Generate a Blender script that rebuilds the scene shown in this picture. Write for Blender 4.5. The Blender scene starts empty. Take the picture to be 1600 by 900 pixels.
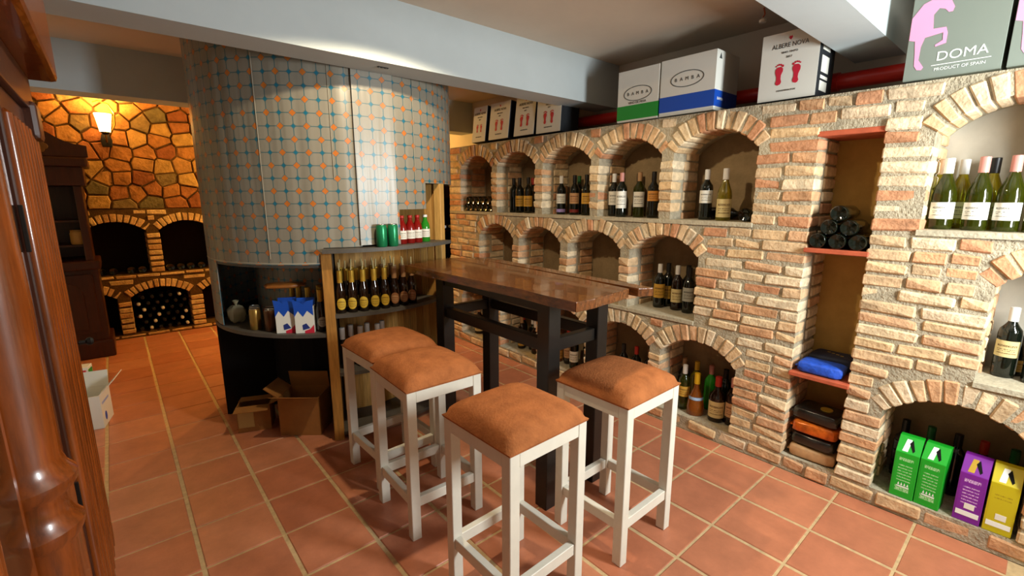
import bpy, bmesh, math, random
from mathutils import Matrix, Vector, Euler
random.seed(11)
PI = math.pi
SC = bpy.context.scene
COL = SC.collection
# ------------------------------------------------------------------ camera, world, lights, exposure
CAM_H, YAW, PITCH, FOC = 1.46716, math.radians(40.547), math.radians(11.181), 723.33
cam_d = bpy.data.cameras.new('camera'); cam = bpy.data.objects.new('camera', cam_d); COL.objects.link(cam)
cam_d.sensor_width = 36; cam_d.lens = FOC / 1600 * 36; cam_d.clip_start = 0.02
_f = Vector((math.sin(YAW)*math.cos(PITCH), math.cos(YAW)*math.cos(PITCH), -math.sin(PITCH)))
_r = Vector((math.cos(YAW), -math.sin(YAW), 0)); _u = _r.cross(_f)
cam.matrix_world = Matrix(((_r.x,_u.x,-_f.x,0),(_r.y,_u.y,-_f.y,0),(_r.z,_u.z,-_f.z,CAM_H),(0,0,0,1)))
SC.camera = cam
SC.view_settings.view_transform = 'Standard'; SC.view_settings.look = 'None'
SC.view_settings.gamma = 1; SC.view_settings.use_curve_mapping = False
SC.view_settings.exposure = 0.62
world = bpy.data.worlds.new('world'); SC.world = world; world.use_nodes = True
world.node_tree.nodes['Background'].inputs[0].default_value = (0.75, 0.87, 1.0, 1)
world.node_tree.nodes['Background'].inputs[1].default_value = 0.6
def light(name, kind, loc, power, col, size=.1, size_y=None, aim=None):
    d = bpy.data.lights.new(name, kind); d.energy = power; d.color = col
    if kind == 'AREA':
        d.size = size
        if size_y: d.shape = 'RECTANGLE'; d.size_y = size_y
    else: d.shadow_soft_size = size
    if kind == 'SPOT': d.spot_size = math.radians(152); d.spot_blend = .12
    o = bpy.data.objects.new(name, d); COL.objects.link(o); o.location = loc
    if aim is not None: o.rotation_euler = (Vector(aim)-Vector(loc)).to_track_quat('-Z','Y').to_euler()
    return o
WIN = (2.05, -0.80, 1.62)                       # narrow window in the wall behind the camera
light('window_daylight', 'AREA', WIN, 47, (.95, 1.0, .99), .34, .74, (1.75, 2.5, 1.35))
# ------------------------------------------------------------------ materials
def hexc(h):
    c = [int(h[i:i+2],16)/255 for i in (0,2,4)]
    return tuple(x/12.92 if x <= .04045 else ((x+.055)/1.055)**2.4 for x in c)
_M = {}
def mat(name, cols, rough=.6, metal=0, nscale=0, namt=.25, bump=0, bscale=None, spec=.5, trans=0, emis=None, estr=0, coat=0, stretch=None, bands=False):
    """cols: one colour or a list picked per object; noise in world space darkens and lightens it"""
    if name in _M: return _M[name]
    m = bpy.data.materials.new(name); m.use_nodes = True; nt = m.node_tree; N, L = nt.nodes, nt.links
    b = N['Principled BSDF']
    if isinstance(cols[0], (int,float)): cols = [cols]
    if len(cols) > 1:
        oi = N.new('ShaderNodeObjectInfo'); rp = N.new('ShaderNodeValToRGB'); rp.color_ramp.interpolation = 'CONSTANT'
        while len(rp.color_ramp.elements) < len(cols): rp.color_ramp.elements.new(1)
        for i, c in enumerate(cols):
            rp.color_ramp.elements[i].position = i/len(cols); rp.color_ramp.elements[i].color = (*c,1)
        L.new(oi.outputs['Random'], rp.inputs[0]); src = rp.outputs[0]
    else:
        rgb = N.new('ShaderNodeRGB'); rgb.outputs[0].default_value = (*cols[0],1); src = rgb.outputs[0]
    ge = N.new('ShaderNodeNewGeometry'); vec = ge.outputs['Position']
    if stretch:
        mp = N.new('ShaderNodeMapping'); mp.inputs['Scale'].default_value = stretch; L.new(vec, mp.inputs[0]); vec = mp.outputs[0]
    if nscale:
        n = N.new('ShaderNodeTexNoise'); n.inputs['Scale'].default_value = nscale; n.inputs['Detail'].default_value = 5
        n.inputs['Roughness'].default_value = .65
        L.new(vec, n.inputs['Vector'])
        mr = N.new('ShaderNodeMapRange'); mr.inputs[1].default_value = .28; mr.inputs[2].default_value = .72
        mr.inputs[3].default_value = 1-namt; mr.inputs[4].default_value = 1+namt
        L.new(n.outputs['Fac'], mr.inputs[0])
        mx = N.new('ShaderNodeVectorMath'); mx.operation = 'MULTIPLY'
        L.new(src, mx.inputs[0]); L.new(mr.outputs[0], mx.inputs[1]); src = mx.outputs[0]
    L.new(src, b.inputs['Base Color'])
    b.inputs['Roughness'].default_value = rough; b.inputs['Metallic'].default_value = metal
    b.inputs['Specular IOR Level'].default_value = spec
    b.inputs['Transmission Weight'].default_value = trans; b.inputs['Coat Weight'].default_value = coat
    if emis: b.inputs['Emission Color'].default_value = (*emis,1); b.inputs['Emission Strength'].default_value = estr
    if bump:
        bn = N.new('ShaderNodeTexNoise'); bn.inputs['Scale'].default_value = bscale or nscale*3; bn.inputs['Detail'].default_value = 4
        L.new(vec, bn.inputs['Vector'])
        bp = N.new('ShaderNodeBump'); bp.inputs['Strength'].default_value = bump; bp.inputs['Distance'].default_value = .01
        L.new(bn.outputs['Fac'], bp.inputs['Height']); L.new(bp.outputs[0], b.inputs['Normal'])
    _M[name] = m; return m
def island_mat(name, src, cols):
    m = src.copy(); m.name = name; nt = m.node_tree; N, L = nt.nodes, nt.links
    rp = [n for n in N if n.type == 'VALTORGB'][0]; ge = [n for n in N if n.type == 'NEW_GEOMETRY'][0]
    L.new(ge.outputs['Random Per Island'], rp.inputs[0]); return m
def label_mat(name, base, ink, rows=((.62,.74),(.45,.5),(.36,.4),(.2,.26)), mid=None):
    """printed paper: rows of fine broken ink lines over the paper colour (UV), optionally a coloured oval"""
    if name in _M: return _M[name]
    m = bpy.data.materials.new(name); m.use_nodes = True; nt = m.node_tree; N, L = nt.nodes, nt.links
    b = N['Principled BSDF']; b.inputs['Roughness'].default_value = .55
    uv = N.new('ShaderNodeUVMap'); sp = N.new('ShaderNodeSeparateXYZ'); L.new(uv.outputs[0], sp.inputs[0])
    def mth(op, a, c=None, cl=False):
        n = N.new('ShaderNodeMath'); n.operation = op; n.use_clamp = cl
        for i, v in enumerate((a, c)):
            if v is None: continue
            if isinstance(v,(int,float)): n.inputs[i].default_value = v
            else: L.new(v, n.inputs[i])
        return n.outputs[0]
    tot = None
    for a, c in rows:
        t = mth('MULTIPLY', mth('GREATER_THAN', sp.outputs[1], a), mth('LESS_THAN', sp.outputs[1], c))
        tot = t if tot is None else mth('ADD', tot, t)
    n = N.new('ShaderNodeTexNoise'); n.inputs['Scale'].default_value = 1
    mp = N.new('ShaderNodeMapping'); mp.inputs['Scale'].default_value = (38,14,1); L.new(uv.outputs[0], mp.inputs[0]); L.new(mp.outputs[0], n.inputs['Vector'])
    tot = mth('MULTIPLY', tot, mth('GREATER_THAN', n.outputs['Fac'], .47))
    side = mth('LESS_THAN', mth('ABSOLUTE', mth('SUBTRACT', sp.outputs[0], .5)), .34)
    tot = mth('MULTIPLY', tot, side, True)
    mx = N.new('ShaderNodeMix'); mx.data_type = 'RGBA'
    mx.inputs['A'].default_value = (*base,1); mx.inputs['B'].default_value = (*ink,1); L.new(tot, mx.inputs['Factor'])
    out = mx.outputs['Result']
    L.new(out, b.inputs['Base Color']); _M[name] = m; return m
C = hexc
BRICKS = [C(h) for h in ('d2b389','d9c19c','c99b73','d4b48b','cca27c','ddc9a8','c28d69','d1b089','d6c0a0','c9ac87')]
M_brick = mat('weathered_brick', BRICKS, .85, nscale=16, namt=.34, bump=.5, bscale=60, spec=.2)
M_brick_b = mat('alcove_brick', [C('d2b07a'),C('dab985'),C('c49a66'),C('cfa873')], .85, nscale=16, namt=.35, bump=.8, bscale=70, spec=.2)
M_mortar = mat('grey_mortar', C('aba089'), .95, nscale=22, namt=.3, bump=.8, bscale=90, spec=.1)
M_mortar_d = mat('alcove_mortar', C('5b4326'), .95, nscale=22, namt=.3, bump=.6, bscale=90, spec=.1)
M_sill = mat('concrete_sill', C('b3aa93'), .8, nscale=30, namt=.2, bump=.4, bscale=80, spec=.2)
M_nback = mat('niche_plaster', C('8e7a5c'), .95, nscale=9, namt=.2, bump=.3, bscale=60, spec=.1)
M_plaster = mat('white_plaster', C('b9c3c6'), .9, nscale=3, namt=.04, spec=.15)
M_ceil = mat('ceiling_paint', C('d3c8b8'), .95, nscale=2, namt=.05, spec=.1)
M_grout = mat('sand_grout', C('c4aa80'), .95, nscale=30, namt=.2, spec=.15)
M_tile = mat('terracotta', [C('b87556'),C('be7b5b'),C('b26d4f'),C('c28060'),C('ba7455'),C('b67355')], .42, nscale=7, namt=.16, bump=.12, bscale=40, spec=.45)
M_stone = mat('rubble_stone', [C('9a6238'),C('a87b45'),C('8a5230'),C('b08a4e'),C('7f6a44'),C('a5703c'),C('6f6443'),C('b5844a')], .9, nscale=12, namt=.35, bump=.9, bscale=40, spec=.2)
M_wood_t = mat('varnished_slab', C('663a1b'), .2, nscale=12, namt=.7, bump=.15, bscale=30, stretch=(6,.7,3), spec=.6, coat=.5)
M_black = mat('black_paint', C('17130f'), .38, nscale=20, namt=.3, spec=.5)
M_white = mat('white_paint', C('ddd9cb'), .45, nscale=10, namt=.06, spec=.4)
M_suede = mat('rust_suede', C('a2633a'), .95, nscale=16, namt=.24, bump=.25, bscale=120, spec=.1)
M_cab = mat('polished_mahogany', C('78390f'), .25, nscale=10, namt=.5, stretch=(5,5,.5), spec=.6, coat=.4)
M_cab_d = mat('dark_mahogany', C('3c1a0b'), .35, nscale=10, namt=.4, stretch=(5,5,.5), spec=.5)
M_pine = mat('pine_plank', [C('b98a45'),C('c79a55'),C('ad7b3a'),C('c08f4c')], .55, nscale=14, namt=.3, stretch=(6,6,.5), spec=.35)
M_shelf = mat('grey_board', C('54504a'), .5, nscale=12, namt=.2, spec=.4)
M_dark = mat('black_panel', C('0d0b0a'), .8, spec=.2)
M_card = mat('brown_cardboard', C('9a6a39'), .85, nscale=8, namt=.15, spec=.15)
M_red = mat('red_pipe_paint', C('c4261b'), .3, spec=.5)
M_board = mat('red_clay_board', C('b5593c'), .6, nscale=18, namt=.2, spec=.3)
M_wht = mat('white_carton', C('dcdcd4'), .6, spec=.3)
M_blk = mat('black_carton', C('23262a'), .6, spec=.3)
M_gry = mat('grey_carton', C('7f887f'), .55, spec=.3)
M_pink = mat('pink_print', C('f2a0c8'), .6)
M_grn = mat('green_carton', C('0f8f2c'), .5)
M_grn2 = mat('bright_green_carton', C('12a526'), .4)
M_pur = mat('purple_carton', C('7a1e96'), .4)
M_yel = mat('yellow_carton', C('c3b312'), .4)
M_blu = mat('blue_carton', C('0f4bb5'), .5)
M_ink = mat('dark_ink', C('3f4444'), .7)
M_rink = mat('red_ink', C('c4203a'), .6)
M_wink = mat('white_ink', C('eef2ee'), .6)
M_gold = mat('gold_foil', C('c9a63e'), .3, metal=.6)
M_steel = mat('dull_steel', C('a8a8a4'), .35, metal=.9)
M_iron = mat('dark_iron', C('1c1916'), .5, metal=.5)
# glass colours of the bottles
G_dark = mat('dark_green_glass', C('0d120b'), .06, spec=.7)
G_brown = mat('brown_glass', C('1d0f06'), .06, spec=.7)
G_green = mat('olive_green_glass', C('6a7418'), .04, trans=.88, spec=.6)
G_yel = mat('yellow_white_wine_glass', C('bfae1c'), .04, trans=.8, spec=.6)
G_amber = mat('amber_brandy_glass', C('b8661c'), .04, trans=.6, spec=.6)
G_red = mat('red_drink_glass', C('8f1713'), .07, trans=.25, spec=.6)
G_bgreen = mat('bright_green_glass', C('2f9a2a'), .07, trans=.3, spec=.6)
G_teal = mat('green_can_metal', C('1f8a5a'), .3, metal=.4)
L_white = label_mat('white_label', C('e6e4da'), C('77756c'))
L_cream = label_mat('cream_label', C('d9c68d'), C('6b4a20'))
L_yellow = label_mat('yellow_label', C('c99b3a'), C('5c3512'))
L_orange = label_mat('orange_label', C('cd8f3f'), C('5b2b0e'))
L_peach = label_mat('peach_label', C('c99c70'), C('6b2f1f'))
L_blue = label_mat('blue_label', C('8ab0d8'), C('d9e2e9'))
L_grey = label_mat('grey_label', C('a9aaa0'), C('4c4c46'))
L_beer = label_mat('gold_oval_label', C('d7b63c'), C('7a5516'))
L_beer2 = label_mat('copper_oval_label', C('9a6a45'), C('d0b183'))
K_white = mat('white_capsule', C('e3e4e2'), .4); K_red = mat('red_capsule', C('a9271d'), .4); K_black = mat('black_capsule', C('141414'), .4)
K_gold = mat('gold_capsule', C('c9a23b'), .35, metal=.5); K_pink = mat('pale_red_capsule', C('c98a80'), .4); K_grn = mat('green_capsule', C('1f5a2c'), .4)
K_tan = mat('tan_capsule', C('b08a63'), .5); K_yel = mat('yellow_capsule', C('e0b21c'), .4)
# ------------------------------------------------------------------ mesh helpers
def bm_box(bm, x0, x1, y0, y1, z0, z1):
    vs = [bm.verts.new((x,y,z)) for z in (z0,z1) for y in (y0,y1) for x in (x0,x1)]
    for f in ((0,2,3,1),(4,5,7,6),(0,1,5,4),(2,6,7,3),(0,4,6,2),(1,3,7,5)): bm.faces.new([vs[i] for i in f])
    return vs
def bm_prism(bm, pts, d0, d1, axis='z'):
    """polygon pts extruded from d0 to d1 along axis; pts are (x,y) for z, (x,z) for y, (y,z) for x"""
    def v(p,d): return (p[0],p[1],d) if axis=='z' else ((p[0],d,p[1]) if axis=='y' else (d,p[0],p[1]))
    a = [bm.verts.new(v(p,d0)) for p in pts]; b = [bm.verts.new(v(p,d1)) for p in pts]
    bm.faces.new(a); bm.faces.new(b[::-1]); n = len(pts)
    for i in range(n): bm.faces.new((a[i],b[i],b[(i+1)%n],a[(i+1)%n]))
def bm_lathe(bm, prof, n=20, a0=0, a1=2*PI, cx=0, cy=0):
    full = abs(a1-a0-2*PI) < 1e-6; k = n if full else n+1; rings = []
    for r, z in prof:
        if r < 1e-6 and full: rings.append([bm.verts.new((cx,cy,z))]); continue
        rings.append([bm.verts.new((cx+r*math.cos(a0+(a1-a0)*i/n), cy+r*math.sin(a0+(a1-a0)*i/n), z)) for i in range(k)])
    for A, B in zip(rings, rings[1:]):
        for i in range(n):
            j = (i+1)%k
            if len(A)==1 and len(B)==1: continue
            if len(A)==1: bm.faces.new((A[0],B[j],B[i]))
            elif len(B)==1: bm.faces.new((A[i],A[j],B[0]))
            else: bm.faces.new((A[i],A[j],B[j],B[i]))
def bm_tube(bm, path, r, n=8):
    path = [Vector(p) for p in path]; rings = []
    for i, p in enumerate(path):
        t = (path[min(i+1,len(path)-1)]-path[max(i-1,0)]).normalized()
        a = t.orthogonal().normalized() if i == 0 else (rings_a - t*rings_a.dot(t)).normalized()
        rings_a = a; c = t.cross(a); rr = r[i] if isinstance(r,(list,tuple)) else r
        rings.append([bm.verts.new(p+a*math.cos(2*PI*k/n)*rr+c*math.sin(2*PI*k/n)*rr) for k in range(n)])
    for A, B in zip(rings, rings[1:]):
        for i in range(n): bm.faces.new((A[i],A[(i+1)%n],B[(i+1)%n],B[i]))
    bm.faces.new(rings[0][::-1]); bm.faces.new(rings[-1])
def sector(bm, r0, r1, a0, a1, z0, z1, n=24, cx=0, cy=0):
    pts = [(cx+r1*math.cos(a0+(a1-a0)*i/n), cy+r1*math.sin(a0+(a1-a0)*i/n)) for i in range(n+1)]
    q = [(cx+r0*math.cos(a0+(a1-a0)*i/n), cy+r0*math.sin(a0+(a1-a0)*i/n)) for i in range(n+1)]
    V = [[bm.verts.new((*p,z)) for p in P] for P in (pts,q) for z in (z0,z1)]
    o0,o1,i0,i1 = V
    for i in range(n):
        bm.faces.new((o0[i],o0[i+1],o1[i+1],o1[i])); bm.faces.new((i0[i+1],i0[i],i1[i],i1[i+1]))
        bm.faces.new((o1[i],o1[i+1],i1[i+1],i1[i])); bm.faces.new((o0[i+1],o0[i],i0[i],i0[i+1]))
    bm.faces.new((o0[0],o1[0],i1[0],i0[0])); bm.faces.new((o0[n],i0[n],i1[n],o1[n]))
def mesh(bm, name, smooth=False, bevel=0, angle=40):
    if bevel: bmesh.ops.bevel(bm, geom=bm.edges[:], offset=bevel, segments=1 if bevel < .004 else 2, affect='EDGES', profile=.6)
    bmesh.ops.recalc_face_normals(bm, faces=bm.faces[:])
    me = bpy.data.meshes.new(name); bm.to_mesh(me); bm.free()
    if smooth:
        me.polygons.foreach_set('use_smooth', [True]*len(me.polygons))
        me.set_sharp_from_angle(angle=math.radians(angle))
    return me
def obj(name, me, m, parent=None, loc=(0,0,0), rot=(0,0,0), scale=None, label=None):
    o = bpy.data.objects.new(name, me); COL.objects.link(o)
    if m is not None and not me.materials: me.materials.append(m)
    elif m is not None and me.materials[0] is not m:
        o.material_slots[0].link = 'OBJECT'; o.material_slots[0].material = m
    o.location = loc; o.rotation_euler = rot
    if scale: o.scale = scale
    if parent: o.parent = parent
    if label: o['label'] = label
    return o
def part(name, m, parent, fn, smooth=False, bevel=0, **k):
    bm = bmesh.new(); fn(bm); return obj(name, mesh(bm, name, smooth, bevel), m, parent, **k)
def pbox(name, m, parent, b, bevel=0, **k): return part(name, m, parent, lambda bm: bm_box(bm,*b), bevel=bevel, **k)
def thing(name, label, cat, loc=(0,0,0), rotz=0, group=None):
    o = bpy.data.objects.new(name, None); COL.objects.link(o); o.empty_display_size = .05
    o.location = loc; o.rotation_euler = (0,0,rotz); tag(o, label, cat, group); return o
def tag(o, label, cat, group=None):
    o['label'] = label; o['category'] = cat
    if group: o['group'] = group
    return o
def struct(o, label=None):
    o['kind'] = 'structure'
    if label: o['label'] = label
    return o
def text_mesh(s, size):
    c = bpy.data.curves.new('lettering','FONT'); c.body = s; c.size = size; c.align_x = 'CENTER'; c.align_y = 'CENTER'; c.extrude = .0004; c.resolution_u = 3
    o = bpy.data.objects.new('lettering', c); COL.objects.link(o)
    me = bpy.data.meshes.new_from_object(o.evaluated_get(bpy.context.evaluated_depsgraph_get()))
    bpy.data.objects.remove(o); bpy.data.curves.remove(c); return me
def lettering(s, size, m, parent, x, y, z, rot=(PI/2,0,0), sx=1, name='lettering'):
    return obj(name, text_mesh(s,size), m, parent, (x,y,z), rot, (sx,1,1))
# ------------------------------------------------------------------ the setting
XW, XB, YS, YR, XL = 2.62, 3.10, 6.16, -0.835, -0.75
CEIL, TOP = 2.45, 1.935
floor = struct(pbox('floor', M_grout, None, (XL-.1, XB+.1, YR-.1, YS+.5, -.15, -.004)), 'terracotta tile floor with sandy grout joints')
TX, TY = .3, .3
bm = bmesh.new(); bm_box(bm, -.5,.5,-.5,.5,-1,0)
me_tile = bpy.data.meshes.new('tile'); 
for v in bm.verts: v.co.x *= .283; v.co.y *= .289; v.co.z *= .012
bmesh.ops.bevel(bm, geom=[e for e in bm.edges if all(v.co.z > -.001 for v in e.verts)], offset=.003, segments=1, affect='EDGES')
bmesh.ops.recalc_face_normals(bm, faces=bm.faces[:]); bm.to_mesh(me_tile); bm.free()
for i in range(-2, 10):
    for j in range(-6, 20):
        x0, y0 = i*TX-.1956, j*TY+1.7226-.0
        x1, y1 = min(x0+TX, 2.63), min(y0+TY, YS+.02)
        x0, y0 = max(x0, XL), max(y0, YR)
        if x1-x0 < .05 or y1-y0 < .05: continue
        o = obj('tile', me_tile, M_tile, floor, ((x0+x1)/2,(y0+y1)/2,random.uniform(-.0012,.0008)), (random.uniform(-.003,.003),random.uniform(-.003,.003),0))
        o.scale = ((x1-x0-.017)/.283, (y1-y0-.011)/.289, 1)
ceiling = struct(pbox('ceiling', M_ceil, None, (XL-.1, XB+.1, YR-.1, YS+.5, CEIL, CEIL+.1)), 'dull painted flat ceiling')
struct(pbox('wall_left', M_plaster, None, (XL-.1, XL, YR-.1, YS+.5, 0, CEIL)))
struct(pbox('wall_upper', M_ceil, None, (XB, XB+.1, YR-.1, YS+.5, 0, CEIL)), 'plain plaster wall behind the brick ledge')
def beam(name, y0, y1, z0):
    o = pbox(name, M_plaster, None, (XL, XB, y0, y1, z0, CEIL)); struct(o); return o
beam('trim_1', 2.36, 2.58, 2.14); beam('trim_2', .612, .825, 2.16); beam('trim_3', 4.28, 4.50, 2.14)
# rear wall with a narrow window, behind the camera
wx0, wx1, wz0, wz1 = WIN[0]-.19, WIN[0]+.19, WIN[2]-.39, WIN[2]+.39
bm = bmesh.new()
bm_box(bm, XL, wx0, YR-.1, YR, 0, CEIL); bm_box(bm, wx1, XB, YR-.1, YR, 0, CEIL)
bm_box(bm, wx0, wx1, YR-.1, YR, 0, wz0); bm_box(bm, wx0, wx1, YR-.1, YR, wz1, CEIL)
struct(obj('wall_rear', mesh(bm,'wall_rear'), M_plaster))
bm = bmesh.new()
for b in ((wx0-.04,wx0,wz0-.04,wz1+.04),(wx1,wx1+.04,wz0-.04,wz1+.04),(wx0,wx1,wz0-.04,wz0),(wx0,wx1,wz1,wz1+.04)): bm_box(bm,b[0],b[1],YR,YR+.03,b[2],b[3])
w = struct(obj('window_1', mesh(bm,'window_1'), M_white))
pbox('pane', mat('clear_glass',(.9,.95,.95),.02,trans=1), w, (wx0,wx1,YR-.06,YR-.05,wz0,wz1))

# ---- brick masonry with arched niches
def brick_variants(dx, dy, dz, jit, bev, n=7, taper=0):
    out = []
    for k in range(n):
        bm = bmesh.new(); bm_box(bm, -dx/2,dx/2,-dy/2,dy/2,-dz/2,dz/2)
        for v in bm.verts: v.co += Vector([random.uniform(-jit,jit) for _ in range(3)])
        if taper:
            for v in bm.verts: v.co.x *= 1+taper*(1 if v.co.z > 0 else -1)
        bmesh.ops.bevel(bm, geom=bm.edges[:], offset=bev, segments=1, affect='EDGES')
        for v in bm.verts: v.co = Vector((v.co.x/dx, v.co.y/dy, v.co.z/dz))
        out.append(mesh(bm,'brick'))
    return out
V_brick = brick_variants(.2,.12,.05,.0055,.007,9)
V_arch = brick_variants(.043,.2,.1,.003,.006, taper=.13)
V_jamb = brick_variants(.05,.2,.05,.003,.006)
class Niche:
    def __init__(s, c, z0, a=.24, spring=.395, rise=.115, rect=None):
        s.c, s.z0, s.a, s.zs, s.h, s.rect = c, z0, a, z0+spring, rise, rect
        if rect: s.top = rect; s.zs = rect; return
        s.R = (a*a+rise*rise)/(2*rise); s.zc = s.zs+rise-s.R; s.phi = math.asin(a/s.R); s.top = s.zs+rise
    def outline(s, e=.007, n=14):
        if s.rect: return [(s.c-s.a-e,s.z0),(s.c+s.a+e,s.z0),(s.c+s.a+e,s.rect),(s.c-s.a-e,s.rect)]
        p = [(s.c-s.a-e,s.z0),(s.c+s.a+e,s.z0)]
        for i in range(n+1):
            t = s.phi-2*s.phi*i/n; p.append((s.c+(s.R+e)*math.sin(t), s.zc+(s.R+e)*math.cos(t)))
        return p
def masonry(name, to_world, flip, u0, u1, z1, niches, sills, rows, depth, mbrick, mmortar, lab, vlen=.1, mid=.28, mback=None, brick_depth=.12):
    """wall body with tunnels for the niches, then every brick, arch brick and jamb brick as a child"""
    c = bpy.data.curves.new('w','CURVE'); c.dimensions = '2D'; c.fill_mode = 'BOTH'; c.extrude = depth/2
    def spl(p):
        s = c.splines.new('POLY'); s.points.add(len(p)-1); s.use_cyclic_u = True
        for i, q in enumerate(p): s.points[i].co = (q[0],q[1],0,1)
    spl([(u0,0),(u1,0),(u1,z1),(u0,z1)])
    for n in niches: spl(n.outline())
    o = bpy.data.objects.new('w', c); COL.objects.link(o)
    me = bpy.data.meshes.new_from_object(o.evaluated_get(bpy.context.evaluated_depsgraph_get()))
    bpy.data.objects.remove(o); bpy.data.curves.remove(c)
    for v in me.vertices: v.co = to_world(v.co.x, v.co.y, .007+depth/2+v.co.z)
    me.name = name
    bm = bmesh.new(); bm.from_mesh(me); bmesh.ops.recalc_face_normals(bm, faces=bm.faces[:]); bm.to_mesh(me); bm.free()
    W = struct(obj(name, me, mmortar), lab)
    Rz = Matrix.Rotation(PI/2 if flip else 0, 3, 'Z')
    def put(nm, var, u, z, d, su, sd, sz, th=0, m=mbrick, jr=.02):
        e = (Rz @ Matrix.Rotation(th,3,'Y') @ Matrix.Rotation(random.uniform(-jr,jr),3,'Z')).to_euler()
        o = obj(nm, random.choice(var), m, W, to_world(u,z,d), e, (su,sd,sz)); return o
    blist = []
    for (za, zb) in rows:
        zm = (za+zb)/2
        ex = []
        for n in niches:
            if zb <= n.z0 or za >= n.top + (vlen+.02 if not n.rect else 0): continue
            if n.rect or zm < n.zs: hw = n.a
            if not n.rect and zb > n.zs-.012:
                ro = n.R+vlen+.01; zz = max(za, n.zs-.01)
                w2 = ro*ro-(zz-n.zc)**2
                wv = math.sqrt(w2) if w2 > 0 else 0
                hw = max(n.a if zm < n.zs else 0, min(wv, mid+.012))
            if hw > 0: ex.append((n.c-hw, n.c+hw, n, zm < n.zs or bool(n.rect)))
        ex.sort(key=lambda t: t[0]); cur = u0; free = []
        for a, b, n, j in ex:
            if a > cur+.03: free.append((cur, a))
            cur = max(cur, b)
        if cur < u1-.03: free.append((cur, u1))
        for a, b in free:
            if (b-a) < .045: continue
            u = a
            while u < b-.01:
                ln = random.choice((.19,.205,.22,.175,.2,.11)) if (b-u) > .3 else (b-u if (b-u) < .235 else (b-u)*random.uniform(.4,.6))
                if abs(u-a) < 1e-6 and random.random() < .45 and (b-a) > .3: ln = .1
                if b-(u+ln) < .06: ln = b-u
                l2 = ln-.013 if (u+ln) < b-.005 else ln-.003
                sd = brick_depth*random.uniform(.9,1.15)
                bo = put('brick', V_brick, u+l2/2+.003, zm+random.uniform(-.002,.002), sd/2+random.uniform(-.004,.005), l2, sd, (zb-za)-.011+random.uniform(-.004,.002), random.uniform(-.008,.008))
                blist.append((l2*(zb-za)/(.4+(Vector(bo.location)-Vector((0,0,CAM_H))).length_squared)*(.15 if u < -.2 and flip else 1), bo)); u += ln
        for a, b, n, j in ex:                     # bricks lining the niche sides
            if not j: continue
            for s in (-1, 1):
                d0 = brick_depth+.012 if int(zm*1000)%2 else brick_depth+.03
                dd = depth*.0+.30-d0
                put('jamb_brick', V_jamb, n.c+s*(n.a+.02), zm, d0+dd/2, .044, dd-.008, (zb-za)-.011, 0, jr=.008)
    if len(blist) > 300:                          # the 300 that show largest stay single, the rest become one part
        blist.sort(key=lambda t: -t[0]); bm = bmesh.new()
        for _, bo in blist[300:]:
            me = bo.data.copy(); me.transform(Matrix.LocRotScale(bo.location, bo.rotation_euler, bo.scale)); bm.from_mesh(me)
            bpy.data.objects.remove(bo); bpy.data.meshes.remove(me)
        ro = obj('far_bricks', mesh(bm,'far_bricks'), island_mat('far_brick', mbrick, BRICKS), W); ro['kind'] = 'stuff'
    for n in niches:
        if n.rect: continue
        k = max(9, round(2*n.phi*n.R/.0475)); st = 2*n.phi/k
        for i in range(k):
            t = -n.phi+st*(i+.5); ln = vlen*random.uniform(.93,1.04)
            if abs(math.sin(t)) > .2: ln = min(ln, mid/abs(math.sin(t))-n.R)
            ln = max(ln, .035); rr = n.R+ln/2
            put('arch_brick', V_arch, n.c+rr*math.sin(t), n.zc+rr*math.cos(t), .12+random.uniform(-.004,.006), st*(n.R+ln*.5)*.86, .24, ln, t, jr=.012)
    for (a, b, za, zb, pr) in sills:
        bm = bmesh.new(); p, q = to_world(a,za,-pr), to_world(b,zb,.32)
        bm_box(bm, min(p[0],q[0]),max(p[0],q[0]),min(p[1],q[1]),max(p[1],q[1]),za,zb); obj('sill', mesh(bm,'sill',bevel=.002), M_sill, W)
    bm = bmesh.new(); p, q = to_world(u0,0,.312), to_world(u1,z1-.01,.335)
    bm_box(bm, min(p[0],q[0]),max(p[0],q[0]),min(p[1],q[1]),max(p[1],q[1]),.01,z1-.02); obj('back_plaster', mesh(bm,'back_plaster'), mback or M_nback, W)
    return W
# right-hand brick wall: three rows of niches and one tall shaft
A = [Niche(c,1.325) for c in (3.592,3.030,2.455,1.892,1.321,.135)]
B = [Niche(c,.715) for c in (3.302,2.737,2.170,1.606,-.118)]
Cn = [Niche(c,.085) for c in (3.615,2.993,2.455,1.898,1.329,.160)]
D = Niche(.673,.085,a=.1225,rect=1.752)
def rows_in(a, b, n): return [(a+(b-a)*i/n, a+(b-a)*(i+1)/n) for i in range(n)]
rows = [(.006,.078)] + rows_in(.085,.69,10) + rows_in(.70,1.30,10) + rows_in(1.312,1.932,10)
wall_right = masonry('wall_right', lambda u,z,d: Vector((XW+d,u,z)), True, -.58, 4.04, TOP, A+B+Cn+[D],
    [(1.07,4.03,1.302,1.3275,.004),(-.57,.392,1.302,1.3275,.004),(1.36,4.03,.692,.7175,.004),(-.57,.132,.692,.7175,.004)],
    rows, .47, M_brick, M_mortar, 'weathered brick wall with arched wine niches')
for z in (1.217,.570): pbox('niche_shelf', M_board, wall_right, (XW-.02,XW+.31,.540,.805,z-.022,z), bevel=.003)
pbox('shaft_back', mat('ochre_board',C('b8924c'),.8,nscale=6,namt=.18,spec=.2), wall_right, (XW+.295,XW+.31,.545,.80,.086,1.75))
for zz_,u_ in ((1.326,.135),(.716,-.118)): pbox('niche_back', mat('grey_plaster',C('bdb8aa'),.9,nscale=7,namt=.1,spec=.2), wall_right, (XW+.297,XW+.31,u_-.26,u_+.26,zz_,zz_+.53))
pbox('lintel_board', M_board, wall_right, (XW+.004,XW+.31,.535,.81,1.748,1.772), bevel=.002)
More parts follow.
